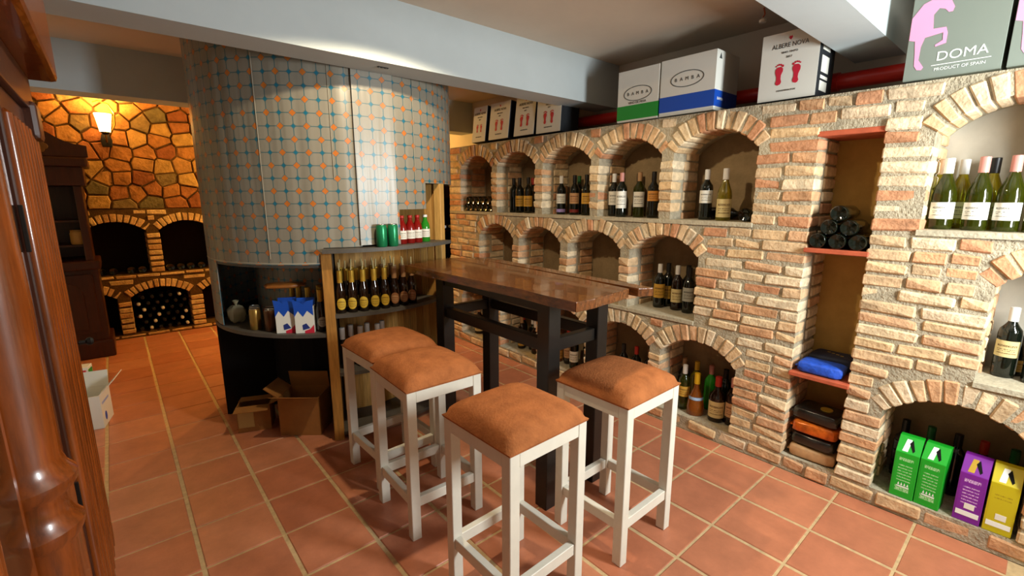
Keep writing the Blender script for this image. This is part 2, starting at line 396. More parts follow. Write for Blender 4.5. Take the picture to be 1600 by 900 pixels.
# back wall of the alcove: brick niches below, rubble stone above
An = [Niche(.005,.675,a=.245,spring=.445,rise=.095), Niche(.605,.675,a=.24,spring=.445,rise=.095), Niche(1.2,.675,a=.24,spring=.445,rise=.095)]
Cb = [Niche(-.32,.045,a=.255,spring=.385,rise=.09), Niche(.300,.045,a=.255,spring=.385,rise=.09), Niche(.93,.045,a=.255,spring=.385,rise=.09)]
rows_b = [(.004,.042)] + rows_in(.045,.625,10) + [(.632,.672)] + rows_in(.675,1.34,11)
wall_back = masonry('wall_back', lambda u,z,d: Vector((u,YS+d,z)), False, XL, 1.75, 1.345, An+Cb, [], rows_b, .33, M_brick_b, M_mortar_d, 'alcove wall of brick niches under rubble stone', vlen=.085, mid=.30, brick_depth=.10, mback=mat('recess_shade_plaster',C('241a10'),.95,spec=.1))  # niche backs near-black: shade of the deep recesses put into the plaster colour
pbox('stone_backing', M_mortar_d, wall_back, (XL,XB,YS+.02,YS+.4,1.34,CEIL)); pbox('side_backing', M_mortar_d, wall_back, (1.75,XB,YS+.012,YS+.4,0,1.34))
def clip(poly, px, py, nx, ny):
    out = []
    for i in range(len(poly)):
        a, b = poly[i], poly[(i+1)%len(poly)]
        da, db = (a[0]-px)*nx+(a[1]-py)*ny, (b[0]-px)*nx+(b[1]-py)*ny
        if da <= 0: out.append(a)
        if da*db < 0:
            t = da/(da-db); out.append((a[0]+(b[0]-a[0])*t, a[1]+(b[1]-a[1])*t))
    return out
sites = []
zz = 1.345; rr_ = 0
while zz < 2.44:
    x = XL-random.uniform(0,.1)
    while x < 1.35:
        st = random.uniform(.1,.23); sites.append((x+st/2+random.uniform(-.02,.02), zz+.065+random.uniform(-.035,.035))); x += st
    zz += random.uniform(.105,.15)
for i, s in enumerate(sites):
    poly = [(XL,1.347),(1.34,1.347),(1.34,CEIL),(XL,CEIL)]
    for j, t in enumerate(sites):
        if i == j or abs(t[0]-s[0]) > .6 or abs(t[1]-s[1]) > .6: continue
        dx, dy = t[0]-s[0], t[1]-s[1]; d = math.hypot(dx,dy); g = random.uniform(.004,.008)
        poly = clip(poly, s[0]+dx/2-dx/d*g, s[1]+dy/2-dy/d*g, dx/d, dy/d)
        if len(poly) < 3: break
    if len(poly) < 3: continue
    cx, cy = sum(p[0] for p in poly)/len(poly), sum(p[1] for p in poly)/len(poly)
    bm = bmesh.new(); pr = random.uniform(.012,.04)
    ring0 = [bm.verts.new((p[0],YS+.03,p[1])) for p in poly]
    ring1 = [bm.verts.new((cx+(p[0]-cx)*.97,YS+.03-pr*.8,cy+(p[1]-cy)*.97)) for p in poly]
    ring2 = [bm.verts.new((cx+(p[0]-cx)*.88,YS+.03-pr+random.uniform(-.006,.006),cy+(p[1]-cy)*.88)) for p in poly]
    n = len(poly); cv = bm.verts.new((cx,YS+.03-pr-.003,cy))
    for a in range(n):
        b = (a+1)%n
        bm.faces.new((ring0[a],ring0[b],ring1[b],ring1[a])); bm.faces.new((ring1[a],ring1[b],ring2[b],ring2[a])); bm.faces.new((ring2[a],ring2[b],cv))
    obj('stone', mesh(bm,'stone'), M_stone, wall_back)
# ------------------------------------------------------------------ tiled round column with shelves
def sheet_material():
    m = bpy.data.materials.new('printed_tile_sheet'); m.use_nodes = True; nt = m.node_tree; N, L = nt.nodes, nt.links
    b = N['Principled BSDF']; uv = N.new('ShaderNodeUVMap'); sp = N.new('ShaderNodeSeparateXYZ'); L.new(uv.outputs[0], sp.inputs[0])
    def mt(op, a, c=None):
        n = N.new('ShaderNodeMath'); n.operation = op
        for i, v in enumerate((a, c)):
            if v is None: continue
            if isinstance(v,(int,float)): n.inputs[i].default_value = v
            else: L.new(v, n.inputs[i])
        return n.outputs[0]
    ax = []; par = []
    for k in (0,1):
        r = mt('FLOOR', mt('ADD', sp.outputs[k], .5)); par.append(r); ax.append(mt('ABSOLUTE', mt('SUBTRACT', sp.outputs[k], r)))
    odd = mt('ABSOLUTE', mt('MODULO', mt('ADD', par[0], par[1]), 2))
    l1 = mt('ADD', ax[0], ax[1])
    dia = mt('LESS_THAN', l1, mt('SUBTRACT', .27, mt('MULTIPLY', odd, .11)))
    rim = mt('LESS_THAN', l1, mt('SUBTRACT', .32, mt('MULTIPLY', odd, .11)))
    line = mt('LESS_THAN', mt('MINIMUM', ax[0], ax[1]), .032)
    c4 = mt('ADD', mt('POWER', mt('SUBTRACT', .5, ax[0]), 3.0), mt('POWER', mt('SUBTRACT', .5, ax[1]), 3.0))
    ring = mt('MULTIPLY', mt('GREATER_THAN', c4, .118), mt('LESS_THAN', c4, .142))
    ring2 = mt('GREATER_THAN', c4, .142)
    def mix(f, A, B):
        n = N.new('ShaderNodeMix'); n.data_type = 'RGBA'; L.new(f, n.inputs['Factor'])
        for s, v in (('A',A),('B',B)):
            if isinstance(v, tuple): n.inputs[s].default_value = (*v,1)
            else: L.new(v, n.inputs[s])
        return n.outputs['Result']
    base = mix(ring2, C('8a867a'), C('6e706a'))
    base = mix(ring, base, C('66716f'))
    base = mix(line, base, C('3f646b'))
    base = mix(rim, base, C('3c6a74'))
    dcol = mix(odd, C('c0702c'), C('176a86'))
    base = mix(dia, base, dcol)
    L.new(base, b.inputs['Base Color']); b.inputs['Roughness'].default_value = .34; b.inputs['Specular IOR Level'].default_value = .6
    ge = N.new('ShaderNodeNewGeometry'); mp = N.new('ShaderNodeMapping'); mp.inputs['Scale'].default_value = (11,11,.8); L.new(ge.outputs['Position'], mp.inputs[0])
    n1 = N.new('ShaderNodeTexNoise'); n1.inputs['Scale'].default_value = 1; n1.inputs['Detail'].default_value = 2; L.new(mp.outputs[0], n1.inputs['Vector'])
    bp = N.new('ShaderNodeBump'); bp.inputs['Strength'].default_value = .45; bp.inputs['Distance'].default_value = .02
    L.new(n1.outputs['Fac'], bp.inputs['Height']); L.new(bp.outputs[0], b.inputs['Normal']); return m
M_sheet = sheet_material()
CX, CY, CR, CELL = 1.25, 3.41, .82, .068
def curved_sheet(name, r, a0, a1, zb, zt, step=1.5, parent=None, wob=0, th=.004):
    """printed sheet bent round the column, with thickness and UVs in tile units"""
    n = max(1, int(round((a1-a0)/step))); bm = bmesh.new(); uvl = bm.loops.layers.uv.new('uv')
    zs = [zb+(zt-zb)*k/8 for k in range(9)]
    g = {}
    for side, rr in ((0,r),(1,r-th)):
        for i in range(n+1):
            a = math.radians(a0+(a1-a0)*i/n)
            for k, z in enumerate(zs):
                q = rr+wob*math.sin(a*37+z*1.3)*.5+wob*math.sin(a*61-z*2)*.35
                g[side,i,k] = bm.verts.new((q*math.cos(a), q*math.sin(a), z))
    def face(vs, us):
        f = bm.faces.new(vs)
        for l, q in zip(f.loops, us): l[uvl].uv = q
    U = lambda i,k: (math.radians(a0+(a1-a0)*i/n)*CR/CELL, zs[k]/CELL)
    for i in range(n):
        for k in range(8):
            us = [U(i,k),U(i+1,k),U(i+1,k+1),U(i,k+1)]
            face([g[0,i,k],g[0,i+1,k],g[0,i+1,k+1],g[0,i,k+1]], us)
            face([g[1,i,k],g[1,i,k+1],g[1,i+1,k+1],g[1,i+1,k]], [us[0],us[3],us[2],us[1]])
        for k in (0,8): face([g[0,i,k],g[0,i+1,k],g[1,i+1,k],g[1,i,k]], [U(i,k)]*4)
    for i in (0,n):
        for k in range(8): face([g[0,i,k],g[0,i,k+1],g[1,i,k+1],g[1,i,k]], [U(i,k)]*4)
    return obj(name, mesh(bm,name,True), M_sheet, parent)
column = thing('tiled_column', 'round column wrapped in printed tile-pattern sheet with curved shelves cut into it', 'column', (CX,CY,0))
P1, P2, PL, PR_ = -116.3, -57.3, -187, 20
for a0, a1, zb in ((PL,-170,.685),(-170,P1,1.085),(P1,-101.5,1.182),(-86.9,-84.8,1.182),(-84.8,-69.5,1.39),(-69.5,PR_,1.55),(PR_,173,.66)):
    curved_sheet('tile_sheet', CR, a0, a1, zb, CEIL, parent=column, wob=.003)
curved_sheet('tile_sheet_flap', CR+.014, -102.2, -86.2, 1.19, CEIL, step=16, parent=column)
curved_sheet('inner_tile_sheet', .565, PL, P1, .68, 1.08, parent=column)
R_ = math.radians
def seam(bm):
    sector(bm, CR-.002, CR+.003, R_(PL), R_(P1), 1.09, 1.098, 30)
part('seam_tape', mat('clear_tape', C('a8a496'), .3), column, seam)
for a in (-137, -110.5, -76): part('sheet_seam', mat('clear_tape', C('a8a496'), .3), column, lambda bm: sector(bm, CR+.001, CR+.0045, R_(a), R_(a+.16), 1.12 if a < -116 else 1.56, 2.2, 2))
part('bay_top', M_shelf, column, lambda bm: sector(bm, .5, CR-.006, R_(PL), R_(P1), 1.07, 1.09, 30))
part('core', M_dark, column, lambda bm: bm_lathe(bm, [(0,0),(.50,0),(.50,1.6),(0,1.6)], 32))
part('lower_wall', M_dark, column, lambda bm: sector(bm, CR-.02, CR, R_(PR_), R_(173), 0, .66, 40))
def shelf(nm, a0, a1, z, r1=CR, t=.022, m=None): return part(nm, m or M_shelf, column, lambda bm: sector(bm, .49, r1, R_(a0), R_(a1), z-t, z, 30))
shelf('shelf', P1, P2, 1.178, CR+.07); shelf('shelf', P1, P2, .79, CR+.005); shelf('shelf', P1, P2, .43); shelf('shelf', PL, P1, .68, CR+.004)
shelf('base_board', P1, P2, .05)
def radial(nm, ang, r0, r1, th, z0, z1, m):
    return part(nm, m, column, lambda bm: bm_box(bm, r0,r1,-th/2,th/2,z0,z1), rot=(0,0,R_(ang)), bevel=.003)
radial('side_panel', P1, .49, CR-.03, .02, 0, 1.155, M_shelf); radial('side_panel', P2, .49, CR-.03, .02, 0, 1.55, M_pine); radial('side_panel', PL, .49, CR-.01, .02, 0, .66, M_dark)
radial('post', P1+.6, CR-.03, CR+.012, .055, 0, 1.155, M_pine); radial('post', P2+.6, CR-.04, CR+.01, .06, 0, 1.55, M_pine)
for i in range(20):
    a = P1+2.2+(P2-P1-4)*i/20
    bm = bmesh.new(); bm_box(bm, .502,.512,-.0135,.0135,.05,1.155)
    obj('plank', mesh(bm,'plank',bevel=.0015), M_pine, column, rot=(0,0,R_(a+1.3)))
for i in range(5):
    bm = bmesh.new(); bm_box(bm, .512+i*.052,.561+i*.052,-.006,.006,.05,1.155)
    obj('plank', mesh(bm,'plank',bevel=.0015), M_pine, column, rot=(0,0,R_(P2-1.1)))
# ------------------------------------------------------------------ bar table
table = thing('bar_table', 'tall bar table with varnished live-edge wooden top on black square legs', 'table', (1.58,1.85,0))
def slab(pts, z0, z1):
    def fn(bm):
        bm_prism(bm, [(x-1.58,y-1.85) for x,y in pts], z0, z1)
    return fn
main = [(1.33,1.17),(1.325,1.32),(1.337,1.5),(1.325,1.75),(1.318,2.0),(1.308,2.25),(1.292,2.50),(1.38,2.53),(1.45,2.55),(1.54,2.59),(1.62,2.605),(1.70,2.60),(1.75,2.57),(1.782,2.45),(1.785,2.3),(1.772,2.1),(1.765,1.9),(1.75,1.7),(1.742,1.5),(1.724,1.35),(1.715,1.20),(1.64,1.19),(1.57,1.178),(1.50,1.182),(1.44,1.166),(1.38,1.172)]
plank = [(1.762,1.185),(1.80,1.16),(1.832,1.15),(1.838,1.3),(1.846,1.5),(1.858,1.7),(1.872,1.9),(1.888,2.1),(1.90,2.3),(1.882,2.45),(1.84,2.53),(1.812,2.5),(1.80,2.42),(1.808,2.25),(1.803,2.1),(1.796,1.9),(1.785,1.7),(1.775,1.5),(1.768,1.35)]
part('tabletop', M_wood_t, table, slab(main,1.022,1.064), bevel=.004); part('tabletop', M_wood_t, table, slab(plank,1.022,1.061), bevel=.004)
LX, LY = (1.428,1.765), (1.415,2.275)
for x in LX:
    for y in LY: pbox('leg', M_black, table, (x-.038-1.58,x+.038-1.58,y-.038-1.85,y+.038-1.85,0,1.022), bevel=.003)
for x in LX:
    pbox('rail', M_black, table, (x-.02-1.58,x+.02-1.58,LY[0]+.038-1.85,LY[1]-.038-1.85,.775,.835), bevel=.003)
    pbox('apron', M_black, table, (x-.025-1.58,x+.025-1.58,LY[0]+.038-1.85,LY[1]-.038-1.85,.965,1.021), bevel=.002)
for y in LY:
    pbox('rail', M_black, table, (LX[0]+.038-1.58,LX[1]-.038-1.58,y-.02-1.85,y+.02-1.85,.775,.835), bevel=.003)
    pbox('apron', M_black, table, (LX[0]+.038-1.58,LX[1]-.038-1.58,y-.02-1.85,y+.02-1.85,.965,1.021), bevel=.002)
pbox('plank_bracket', M_black, table, (1.808-1.58,1.86-1.58,1.38-1.85,1.45-1.85,.95,1.021), bevel=.002); pbox('plank_bracket', M_black, table, (1.808-1.58,1.86-1.58,2.24-1.85,2.31-1.85,.95,1.021), bevel=.002)
# ------------------------------------------------------------------ four bar stools
def cushion(bm, s=.188, h=.05, n=14):
    g = {}
    for i in range(n+1):
        for j in range(n+1):
            a, c = -1+2*i/n, -1+2*j/n
            sx, sy = math.copysign(abs(a)**.75, a), math.copysign(abs(c)**.75, c)
            f = (1-abs(sx)**5)*(1-abs(sy)**5)
            z = .012+h*max(f,0)**.5 if max(abs(a),abs(c)) < 1 else .006
            dome = .014*(1-sx*sx)*(1-sy*sy)
            g[i,j] = bm.verts.new((sx*s, sy*s, z+dome))
    for i in range(n):
        for j in range(n): bm.faces.new((g[i,j],g[i+1,j],g[i+1,j+1],g[i,j+1]))
    rim = [g[i,0] for i in range(n)]+[g[n,j] for j in range(n)]+[g[i,n] for i in range(n,0,-1)]+[g[0,j] for j in range(n,0,-1)]
    low = [bm.verts.new((v.co.x*.985,v.co.y*.985,-.002)) for v in rim]
    for i in range(len(rim)): bm.faces.new((rim[i],low[i],low[(i+1)%len(rim)],rim[(i+1)%len(rim)]))
    bm.faces.new(low)
def make_stool(label, loc, rz):
    t = thing('bar_stool', label, 'stool', loc, rz, 'bar stools round the table'); w, l = .183, .042
    part('seat', M_suede, t, cushion, smooth=True, loc=(0,0,.685), label='rust-brown suede seat cushion')
    for sx in (-1,1):
        for sy in (-1,1):
            x, y = sx*(w-l/2), sy*(w-l/2); pbox('leg', M_white, t, (x-l/2,x+l/2,y-l/2,y+l/2,0,.684), bevel=.002)
    for s in (-1,1):
        c = s*(w-.0135)
        pbox('seat_rail', M_white, t, (c-.012,c+.012,-w+l,w-l,.632,.683), bevel=.002); pbox('seat_rail', M_white, t, (-w+l,w-l,c-.012,c+.012,.632,.683), bevel=.002)
        c = s*(w-l/2)
        pbox('stretcher', M_white, t, (c-.014,c+.014,-w+l,w-l,.15,.195), bevel=.002); pbox('stretcher', M_white, t, (-w+l,w-l,c-.014,c+.014,.15,.195), bevel=.002)
    return t
def copy_tree(o, parent=None):
    c = o.copy(); COL.objects.link(c); c.parent = parent
    for ch in list(o.children): copy_tree(ch, c)
    return c
stool = make_stool('white bar stool with brown suede seat, nearest the camera, at the front of the table', (1.012,1.168,0), R_(1))
for lab, loc, rz in (('white bar stool with brown suede seat between the table end and the brick wall', (1.558,1.125,0), R_(.5)),
                     ('white bar stool with brown suede seat, middle one of the left-hand row', (1.004,1.785,0), R_(-2)),
                     ('white bar stool farthest back, right in front of the column shelves', (1.037,2.213,0), R_(1.5))):
    s = copy_tree(stool); s.location = loc; s.rotation_euler.z = rz; s['label'] = lab
# ------------------------------------------------------------------ mahogany cabinet close to the camera (left edge)
cab = thing('display_cabinet', 'tall polished mahogany cabinet with turned half column and reeded pilaster at left edge', 'cabinet', (-.40,1.2,0))
def cb(nm, x0,x1,y0,y1,z0,z1,m=M_cab,bev=.004,**k): return pbox(nm, m, cab, (x0+.40,x1+.40,y0-1.2,y1-1.2,z0,z1), bevel=bev, **k)
cb('body',-.66,-.175,.45,1.945,.10,1.86); cb('plinth',-.67,-.105,.44,1.965,0,.11)
cb('base_moulding',-.665,-.12,.445,1.957,.11,.15,bev=.012)
cb('cornice',-.68,-.070,.43,1.985,1.795,2.02,bev=.014); cb('cornice_crown',-.69,-.05,.42,2.0,2.02,2.12,bev=.02); cb('frieze',-.67,-.13,.44,1.955,1.70,1.795,M_cab_d)
for y0,y1 in ((.62,.90),(1.15,1.40)):
    d = cb('door',-.178,-.155,y0-.04,y1+.04,.18,1.72)
    o = cb('door_panel',-.158,-.148,y0+.02,y1-.02,.95,1.66,mat('dark_cabinet_glass',C('120c08'),.08,spec=.7),bev=.002); o.parent = d; o.location = (0,0,0)
    o = cb('door_panel',-.158,-.142,y0+.02,y1-.02,.24,.86,M_cab,bev=.01); o.parent = d
def prof(bm):
    pts = [(.0,.16),(.062,.16),(.066,.19),(.055,.21),(.058,.24),(.048,.26),(.05,.5),(.052,.80),(.055,.90),(.064,.915),(.066,.93),(.056,.945),(.052,.96),(.053,.985),(.066,1.0),(.068,1.015),(.058,1.03),(.052,1.05),(.054,1.3),(.05,1.6),(.048,1.66),(.062,1.68),(.064,1.72),(0,1.73)]
    bm_lathe(bm, pts, 20)
part('half_column', M_cab, cab, prof, smooth=True, loc=(.235,-.175,0)); part('half_column', M_cab, cab, prof, smooth=True, loc=(.235,-.63,0))
cb('pilaster',-.18,-.145,1.44,1.935,.16,1.70,M_cab_d)
for i in range(8):
    part('reed', M_cab, cab, lambda bm: bm_lathe(bm,[(0,.30),(.012,.31),(.0135,.35),(.0135,1.60),(.012,1.64),(0,1.65)],10), smooth=True, loc=(.257,1.465-1.2+i*.064,0))
cb('corbel',-.16,-.118,1.84,1.955,1.62,1.72,M_cab_d,bev=.012)
cb('hinge',-.148,-.140,1.424,1.430,.70,.80,M_iron,.001); cb('hinge',-.148,-.140,1.424,1.430,1.35,1.45,M_iron,.001)
part('knob', M_iron, cab, lambda bm: bm_lathe(bm,[(0,0),(.006,0),(.006,.015),(.012,.02),(.013,.028),(.008,.034),(0,.035)],12), smooth=True, loc=(.273,.728,1.02), rot=(0,PI/2,0))
# ------------------------------------------------------------------ carved hutch at the end of the alcove
hut = thing('carved_hutch', 'dark carved wooden hutch with arched crest standing against the rubble stone wall', 'hutch', (-.40,5.85,0))
def hb(nm,x0,x1,y0,y1,z0,z1,m=M_cab_d,bev=.006,**k): return pbox(nm, m, hut, (x0+.40,x1+.40,y0-5.85,y1-5.85,z0,z1), bevel=bev, **k)
hb('base',-.70,-.125,5.58,6.10,0,.16,bev=.015); hb('lower_cabinet',-.68,-.155,5.62,6.10,.16,.82)
d = hb('door',-.64,-.20,5.60,5.622,.24,.78)
def arched(bm):
    pts = [(-.14,-.22),(.14,-.22),(.14,.10)]+[(.14*math.cos(t),.10+.12*math.sin(t)) for t in [PI*i/10 for i in range(1,10)]]+[(-.14,.10)]
    bm_prism(bm, pts, -.012, 0, 'y')
o = part('door_panel', M_cab_d, d, arched, bevel=.004, loc=(-.02,5.598-5.85,.50))
hb('waist_moulding',-.69,-.13,5.58,6.10,.82,.90,bev=.015)
for x in (-.67,-.225): hb('post',x,x+.055,5.62,5.68,.90,1.56)
hb('back_panel',-.67,-.17,6.06,6.08,.90,1.56); hb('shelf',-.67,-.17,5.70,6.08,1.02,1.04,bev=.002); hb('shelf',-.67,-.17,5.70,6.08,1.24,1.26,bev=.002)
hb('side_panel',-.67,-.65,5.66,6.08,.90,1.56,bev=.002); hb('side_panel',-.19,-.17,5.66,6.08,.90,1.56,bev=.002)
hb('frieze',-.69,-.14,5.60,6.08,1.56,1.72); hb('cornice',-.71,-.10,5.56,6.09,1.72,1.80,bev=.018)
def crest(bm):
    pts = [(-.29,1.80-1.8)]+[(-.29+.6*i/16, .10+.14*math.exp(-((i/16-.45)/.26)**2)) for i in range(17)]+[(.31,0)]
    bm_prism(bm, pts, -.03, 0, 'y')
part('crest', M_cab_d, hut, crest, bevel=.006, loc=(0,5.62-5.85,1.80))
def rosette(bm):
    for i in range(7): bm_lathe(bm, [(0,-.012),(.022,-.008),(.026,0),(0,.004)], 10, cx=.045*math.cos(i*2*PI/6) if i<6 else 0, cy=.03*math.sin(i*2*PI/6) if i<6 else 0)
part('carved_rosette', mat('gilded_carving',C('6b4a1c'),.4), hut, rosette, smooth=True, loc=(0,5.585-5.85,1.88), rot=(-PI/2,0,0))
j = thing('storage_jar','small tan lidded jar on the hutch shelf','jar',(-.25,5.78,1.04+.0005))
part('body', mat('tan_ceramic',C('b08a50'),.4), j, lambda bm: bm_lathe(bm,[(0,0),(.055,0),(.06,.01),(.06,.10),(.05,.115),(0,.115)],16), smooth=True)
part('lid', mat('tan_lid',C('8c6a38'),.4), j, lambda bm: bm_lathe(bm,[(0,.115),(.054,.115),(.054,.13),(.02,.135),(0,.14)],16), smooth=True)
# ------------------------------------------------------------------ wall sconces (warm lamps of the alcove)
M_bulb = mat('lit_frosted_glass', C('ffd9a0'), .4, emis=(1.0,.55,.16), estr=9)
def sconce(x, z, power, label):
    t = thing('wall_sconce', label, 'lamp', (x, YS-.02, z), 0, 'alcove wall sconces')
    part('wall_plate', M_iron, t, lambda bm: bm_prism(bm,[(-.035,-.16),(.035,-.16),(.045,-.10),(.03,-.04),(-.03,-.04),(-.045,-.10)],-.03,.005,'y'), bevel=.003)
    part('arm', mat('brass',C('8a6a2a'),.3,metal=.9), t, lambda bm: bm_tube(bm,[(0,-.03,-.10),(0,-.10,-.12),(0,-.15,-.10),(0,-.16,-.045)],.008), smooth=True)
    part('scroll', mat('brass',C('8a6a2a'),.3,metal=.9), t, lambda bm: bm_tube(bm,[(.03,-.03,-.06),(.08,-.09,.05),(.085,-.13,.15),(.05,-.15,.22),(-.02,-.16,.245),(-.06,-.16,.225)],.008), smooth=True)
    part('shade', M_bulb, t, lambda bm: bm_lathe(bm,[(.034,-.04),(.04,-.035),(.052,.05),(.066,.13),(.063,.13),(.049,.05),(.036,-.03)],20), smooth=True, loc=(0,-.16,0))
    part('cup', M_iron, t, lambda bm: bm_lathe(bm,[(0,-.06),(.02,-.058),(.04,-.035),(.036,-.03),(0,-.04)],16), smooth=True, loc=(0,-.16,0))
    l = light('sconce_light','POINT',(x,YS-.18,z+.10),power,(1.0,.56,.14),.035); return t
sconce(.055, 2.10, 30, 'lit wall sconce with glowing tapered glass shade on the stone wall')
pd = thing('pendant_lamp','warm pendant lamp hanging behind the tiled column','lamp',(1.82,5.45,CEIL))
part('cord', M_iron, pd, lambda bm: bm_tube(bm,[(0,0,0),(0,0,-.22)],.004,6)); part('socket', M_iron, pd, lambda bm: bm_lathe(bm,[(0,-.29),(.018,-.285),(.02,-.24),(.01,-.22),(0,-.22)],12), smooth=True)
part('bulb', M_bulb, pd, lambda bm: bm_lathe(bm,[(0,-.38),(.022,-.372),(.032,-.345),(.03,-.32),(.016,-.29),(0,-.285)],16), smooth=True)
light('pendant_light','POINT',(1.82,5.45,2.02),64,(1.0,.56,.14),.03)
# ceiling lamp above the bar table, between the beams
cl = thing('ceiling_lamp','small round ceiling lamp above the bar table','lamp',(1.10,1.74,CEIL))
part('shade', M_white, cl, lambda bm: bm_lathe(bm,[(.03,-.02),(.11,-.075),(.113,-.075),(.035,-.015)],24), smooth=True)
part('base', M_white, cl, lambda bm: bm_lathe(bm,[(0,-.015),(.06,-.015),(.065,0),(0,0)],20), smooth=True)
part('globe', mat('lit_globe',C('fff0d8'),.4,emis=(1,.8,.5),estr=6), cl, lambda bm: bm_lathe(bm,[(0,-.075),(.025,-.07),(.04,-.05),(.04,-.03),(.03,-.015),(0,-.015)],16), smooth=True)
light('ceiling_lamp_light','SPOT',(1.10,1.74,2.36),44,(1.0,.80,.52),.03)
hk = thing('ceiling_hook','small white hook and wire hanging from the ceiling near the cross beam','hook',(2.77,1.18,CEIL))
part('wire', M_board, hk, lambda bm: bm_tube(bm,[(0,0,0),(.005,-.005,-.03),(-.003,.004,-.055)],.004,6), smooth=True)
part('socket', M_white, hk, lambda bm: bm_lathe(bm,[(0,-.075),(.018,-.072),(.02,-.06),(.008,-.05),(0,-.05)],12), smooth=True)
cp = thing('cable_clip','small dark metal clip on the underside of the near beam','clip',(1.193,2.449,2.14))
pbox('plate', M_iron, cp, (-.03,.03,-.008,.008,-.004,0), bevel=.001); 
for x in (-.02,0,.02): part('screw', M_steel, cp, lambda bm: bm_lathe(bm,[(0,-.01),(.004,-.009),(.005,-.004),(0,-.004)],8), loc=(x,0,0))
# ------------------------------------------------------------------ bottles
PROF = {
 'bordeaux': ([(0,.012),(.02,.004),(.033,0),(.037,.004),(.0375,.02),(.0375,.185),(.034,.205),(.022,.222),(.0145,.236),(.0138,.285),(.0155,.287),(.0155,.298),(0,.298)], (.055,.145,.0379), (.24,.2995,.0158)),
 'burgundy': ([(0,.012),(.02,.004),(.036,0),(.0405,.004),(.041,.02),(.041,.14),(.037,.17),(.026,.20),(.0165,.228),(.0142,.25),(.0142,.285),(.016,.287),(.016,.298),(0,.298)], (.045,.115,.0414), (.235,.2995,.0168)),
 'brandy': ([(0,.012),(.03,.004),(.046,0),(.052,.006),(.053,.05),(.046,.10),(.03,.145),(.018,.175),(.0155,.20),(.0155,.262),(.0175,.264),(.0175,.275),(0,.275)], None, (.205,.2765,.0178)),
 'jug': ([(0,.012),(.03,.004),(.044,0),(.048,.006),(.048,.15),(.042,.175),(.022,.20),(.0165,.215),(.016,.265),(.019,.267),(.019,.285),(0,.285)], (.03,.135,.0485), (.225,.2865,.0195)),
 'beer': ([(0,.008),(.015,.003),(.026,0),(.029,.004),(.029,.125),(.026,.145),(.016,.175),(.0128,.20),(.012,.238),(.0145,.24),(.0145,.252),(0,.252)], (.03,.09,.0294), (.18,.253,.0162)),
 'stubby': ([(0,.008),(.015,.003),(.027,0),(.030,.004),(.030,.09),(.026,.115),(.015,.138),(.0125,.16),(.0145,.162),(.0145,.172),(0,.172)], (.03,.082,.0304), (.158,.1735,.0152)),
}
_bm = {}
def bmesh_cached(key, fn):
    if key not in _bm: _bm[key] = fn()
    return _bm[key]
def label_mesh(z0, z1, r, half=1.25, oval=False):
    bm = bmesh.new(); uvl = bm.loops.layers.uv.new('uv'); n = 12; V = []
    for i in range(n+1):
        t = -half+2*half*i/n
        a, b = (z0, z1)
        if oval:
            k = math.sqrt(max(0,1-(t/half)**2)); zm, h = (z0+z1)/2, (z1-z0)/2; a, b = zm-h*max(k,.03), zm+h*max(k,.03)
        V.append((bm.verts.new((r*math.cos(t),r*math.sin(t),a)), bm.verts.new((r*math.cos(t),r*math.sin(t),b))))
    for i in range(n):
        f = bm.faces.new((V[i][0],V[i+1][0],V[i+1][1],V[i][1]))
        for l, q in zip(f.loops, ((i/n,0),((i+1)/n,0),((i+1)/n,1),(i/n,1))): l[uvl].uv = q
    me = bpy.data.meshes.new('label'); bm.to_mesh(me); bm.free(); me.polygons.foreach_set('use_smooth',[True]*len(me.polygons)); return me
def lathe_mesh(p, nm, n=20):
    bm = bmesh.new(); bm_lathe(bm, p, n); return mesh(bm, nm, True, angle=50)
BOT_N = 0
def bottle(kind, glass, lab_m, cap_m, loc, label, group=None, face=None, oval=False, lz=None, clip_=False, cat='bottle', name='wine_bottle', foot=None, scale=1):
    p, lz0, cp = PROF[kind]
    x, y, z = loc
    a = math.atan2(-y, -x) if face is None else face
    t = thing(name, label, cat, (x,y,z+.0004), a+random.uniform(-.12,.12), group)
    obj('glass_body', bmesh_cached((kind,'b'), lambda: lathe_mesh(p,'glass_body')), glass, t)
    if lab_m and (lz or lz0):
        z0, z1, r = lz or lz0
        obj('label', bmesh_cached((kind,'l',z0,z1,oval), lambda: label_mesh(z0,z1,r,1.0 if oval else 1.25,oval)), lab_m, t)
    if foot: obj('lower_label', bmesh_cached((kind,'f'), lambda: label_mesh(.018,.042,(lz0 or (0,0,.0379))[2])), foot, t)
    if cap_m: obj('capsule', bmesh_cached((kind,'c'), lambda: lathe_mesh([(cp[2]*.97,cp[0]),(cp[2],cp[0]+.003),(cp[2],cp[1]-.002),(cp[2]*.8,cp[1]),(0,cp[1]+.0005)],'capsule',16)), cap_m, t)
    if clip_:
        def fn():
            bm = bmesh.new(); bm_tube(bm, [(.012,0,.235),(-.004,0,.262),(-.03,0,.295)], .0045, 6); return mesh(bm,'swing_clip',True)
        obj('swing_clip', bmesh_cached('clip', fn), mat('pale_clip',C('cdbb86'),.4), t)
    if scale != 1: t.scale = (scale,)*3
    return t
def lying(kind, glass, cap_m, loc, direction, label, group, lab_m=None):
    """direction: where the neck points ('+x', '-y', '+y')"""
    t = bottle(kind, glass, lab_m, cap_m, loc, label, group); t.location = loc
    t.rotation_euler = {'+x': (0,PI/2,0), '-y': (PI/2,0,0), '+y': (-PI/2,0,0)}[direction]; return t
FIRST = 'top-row niche nearest the column'; 
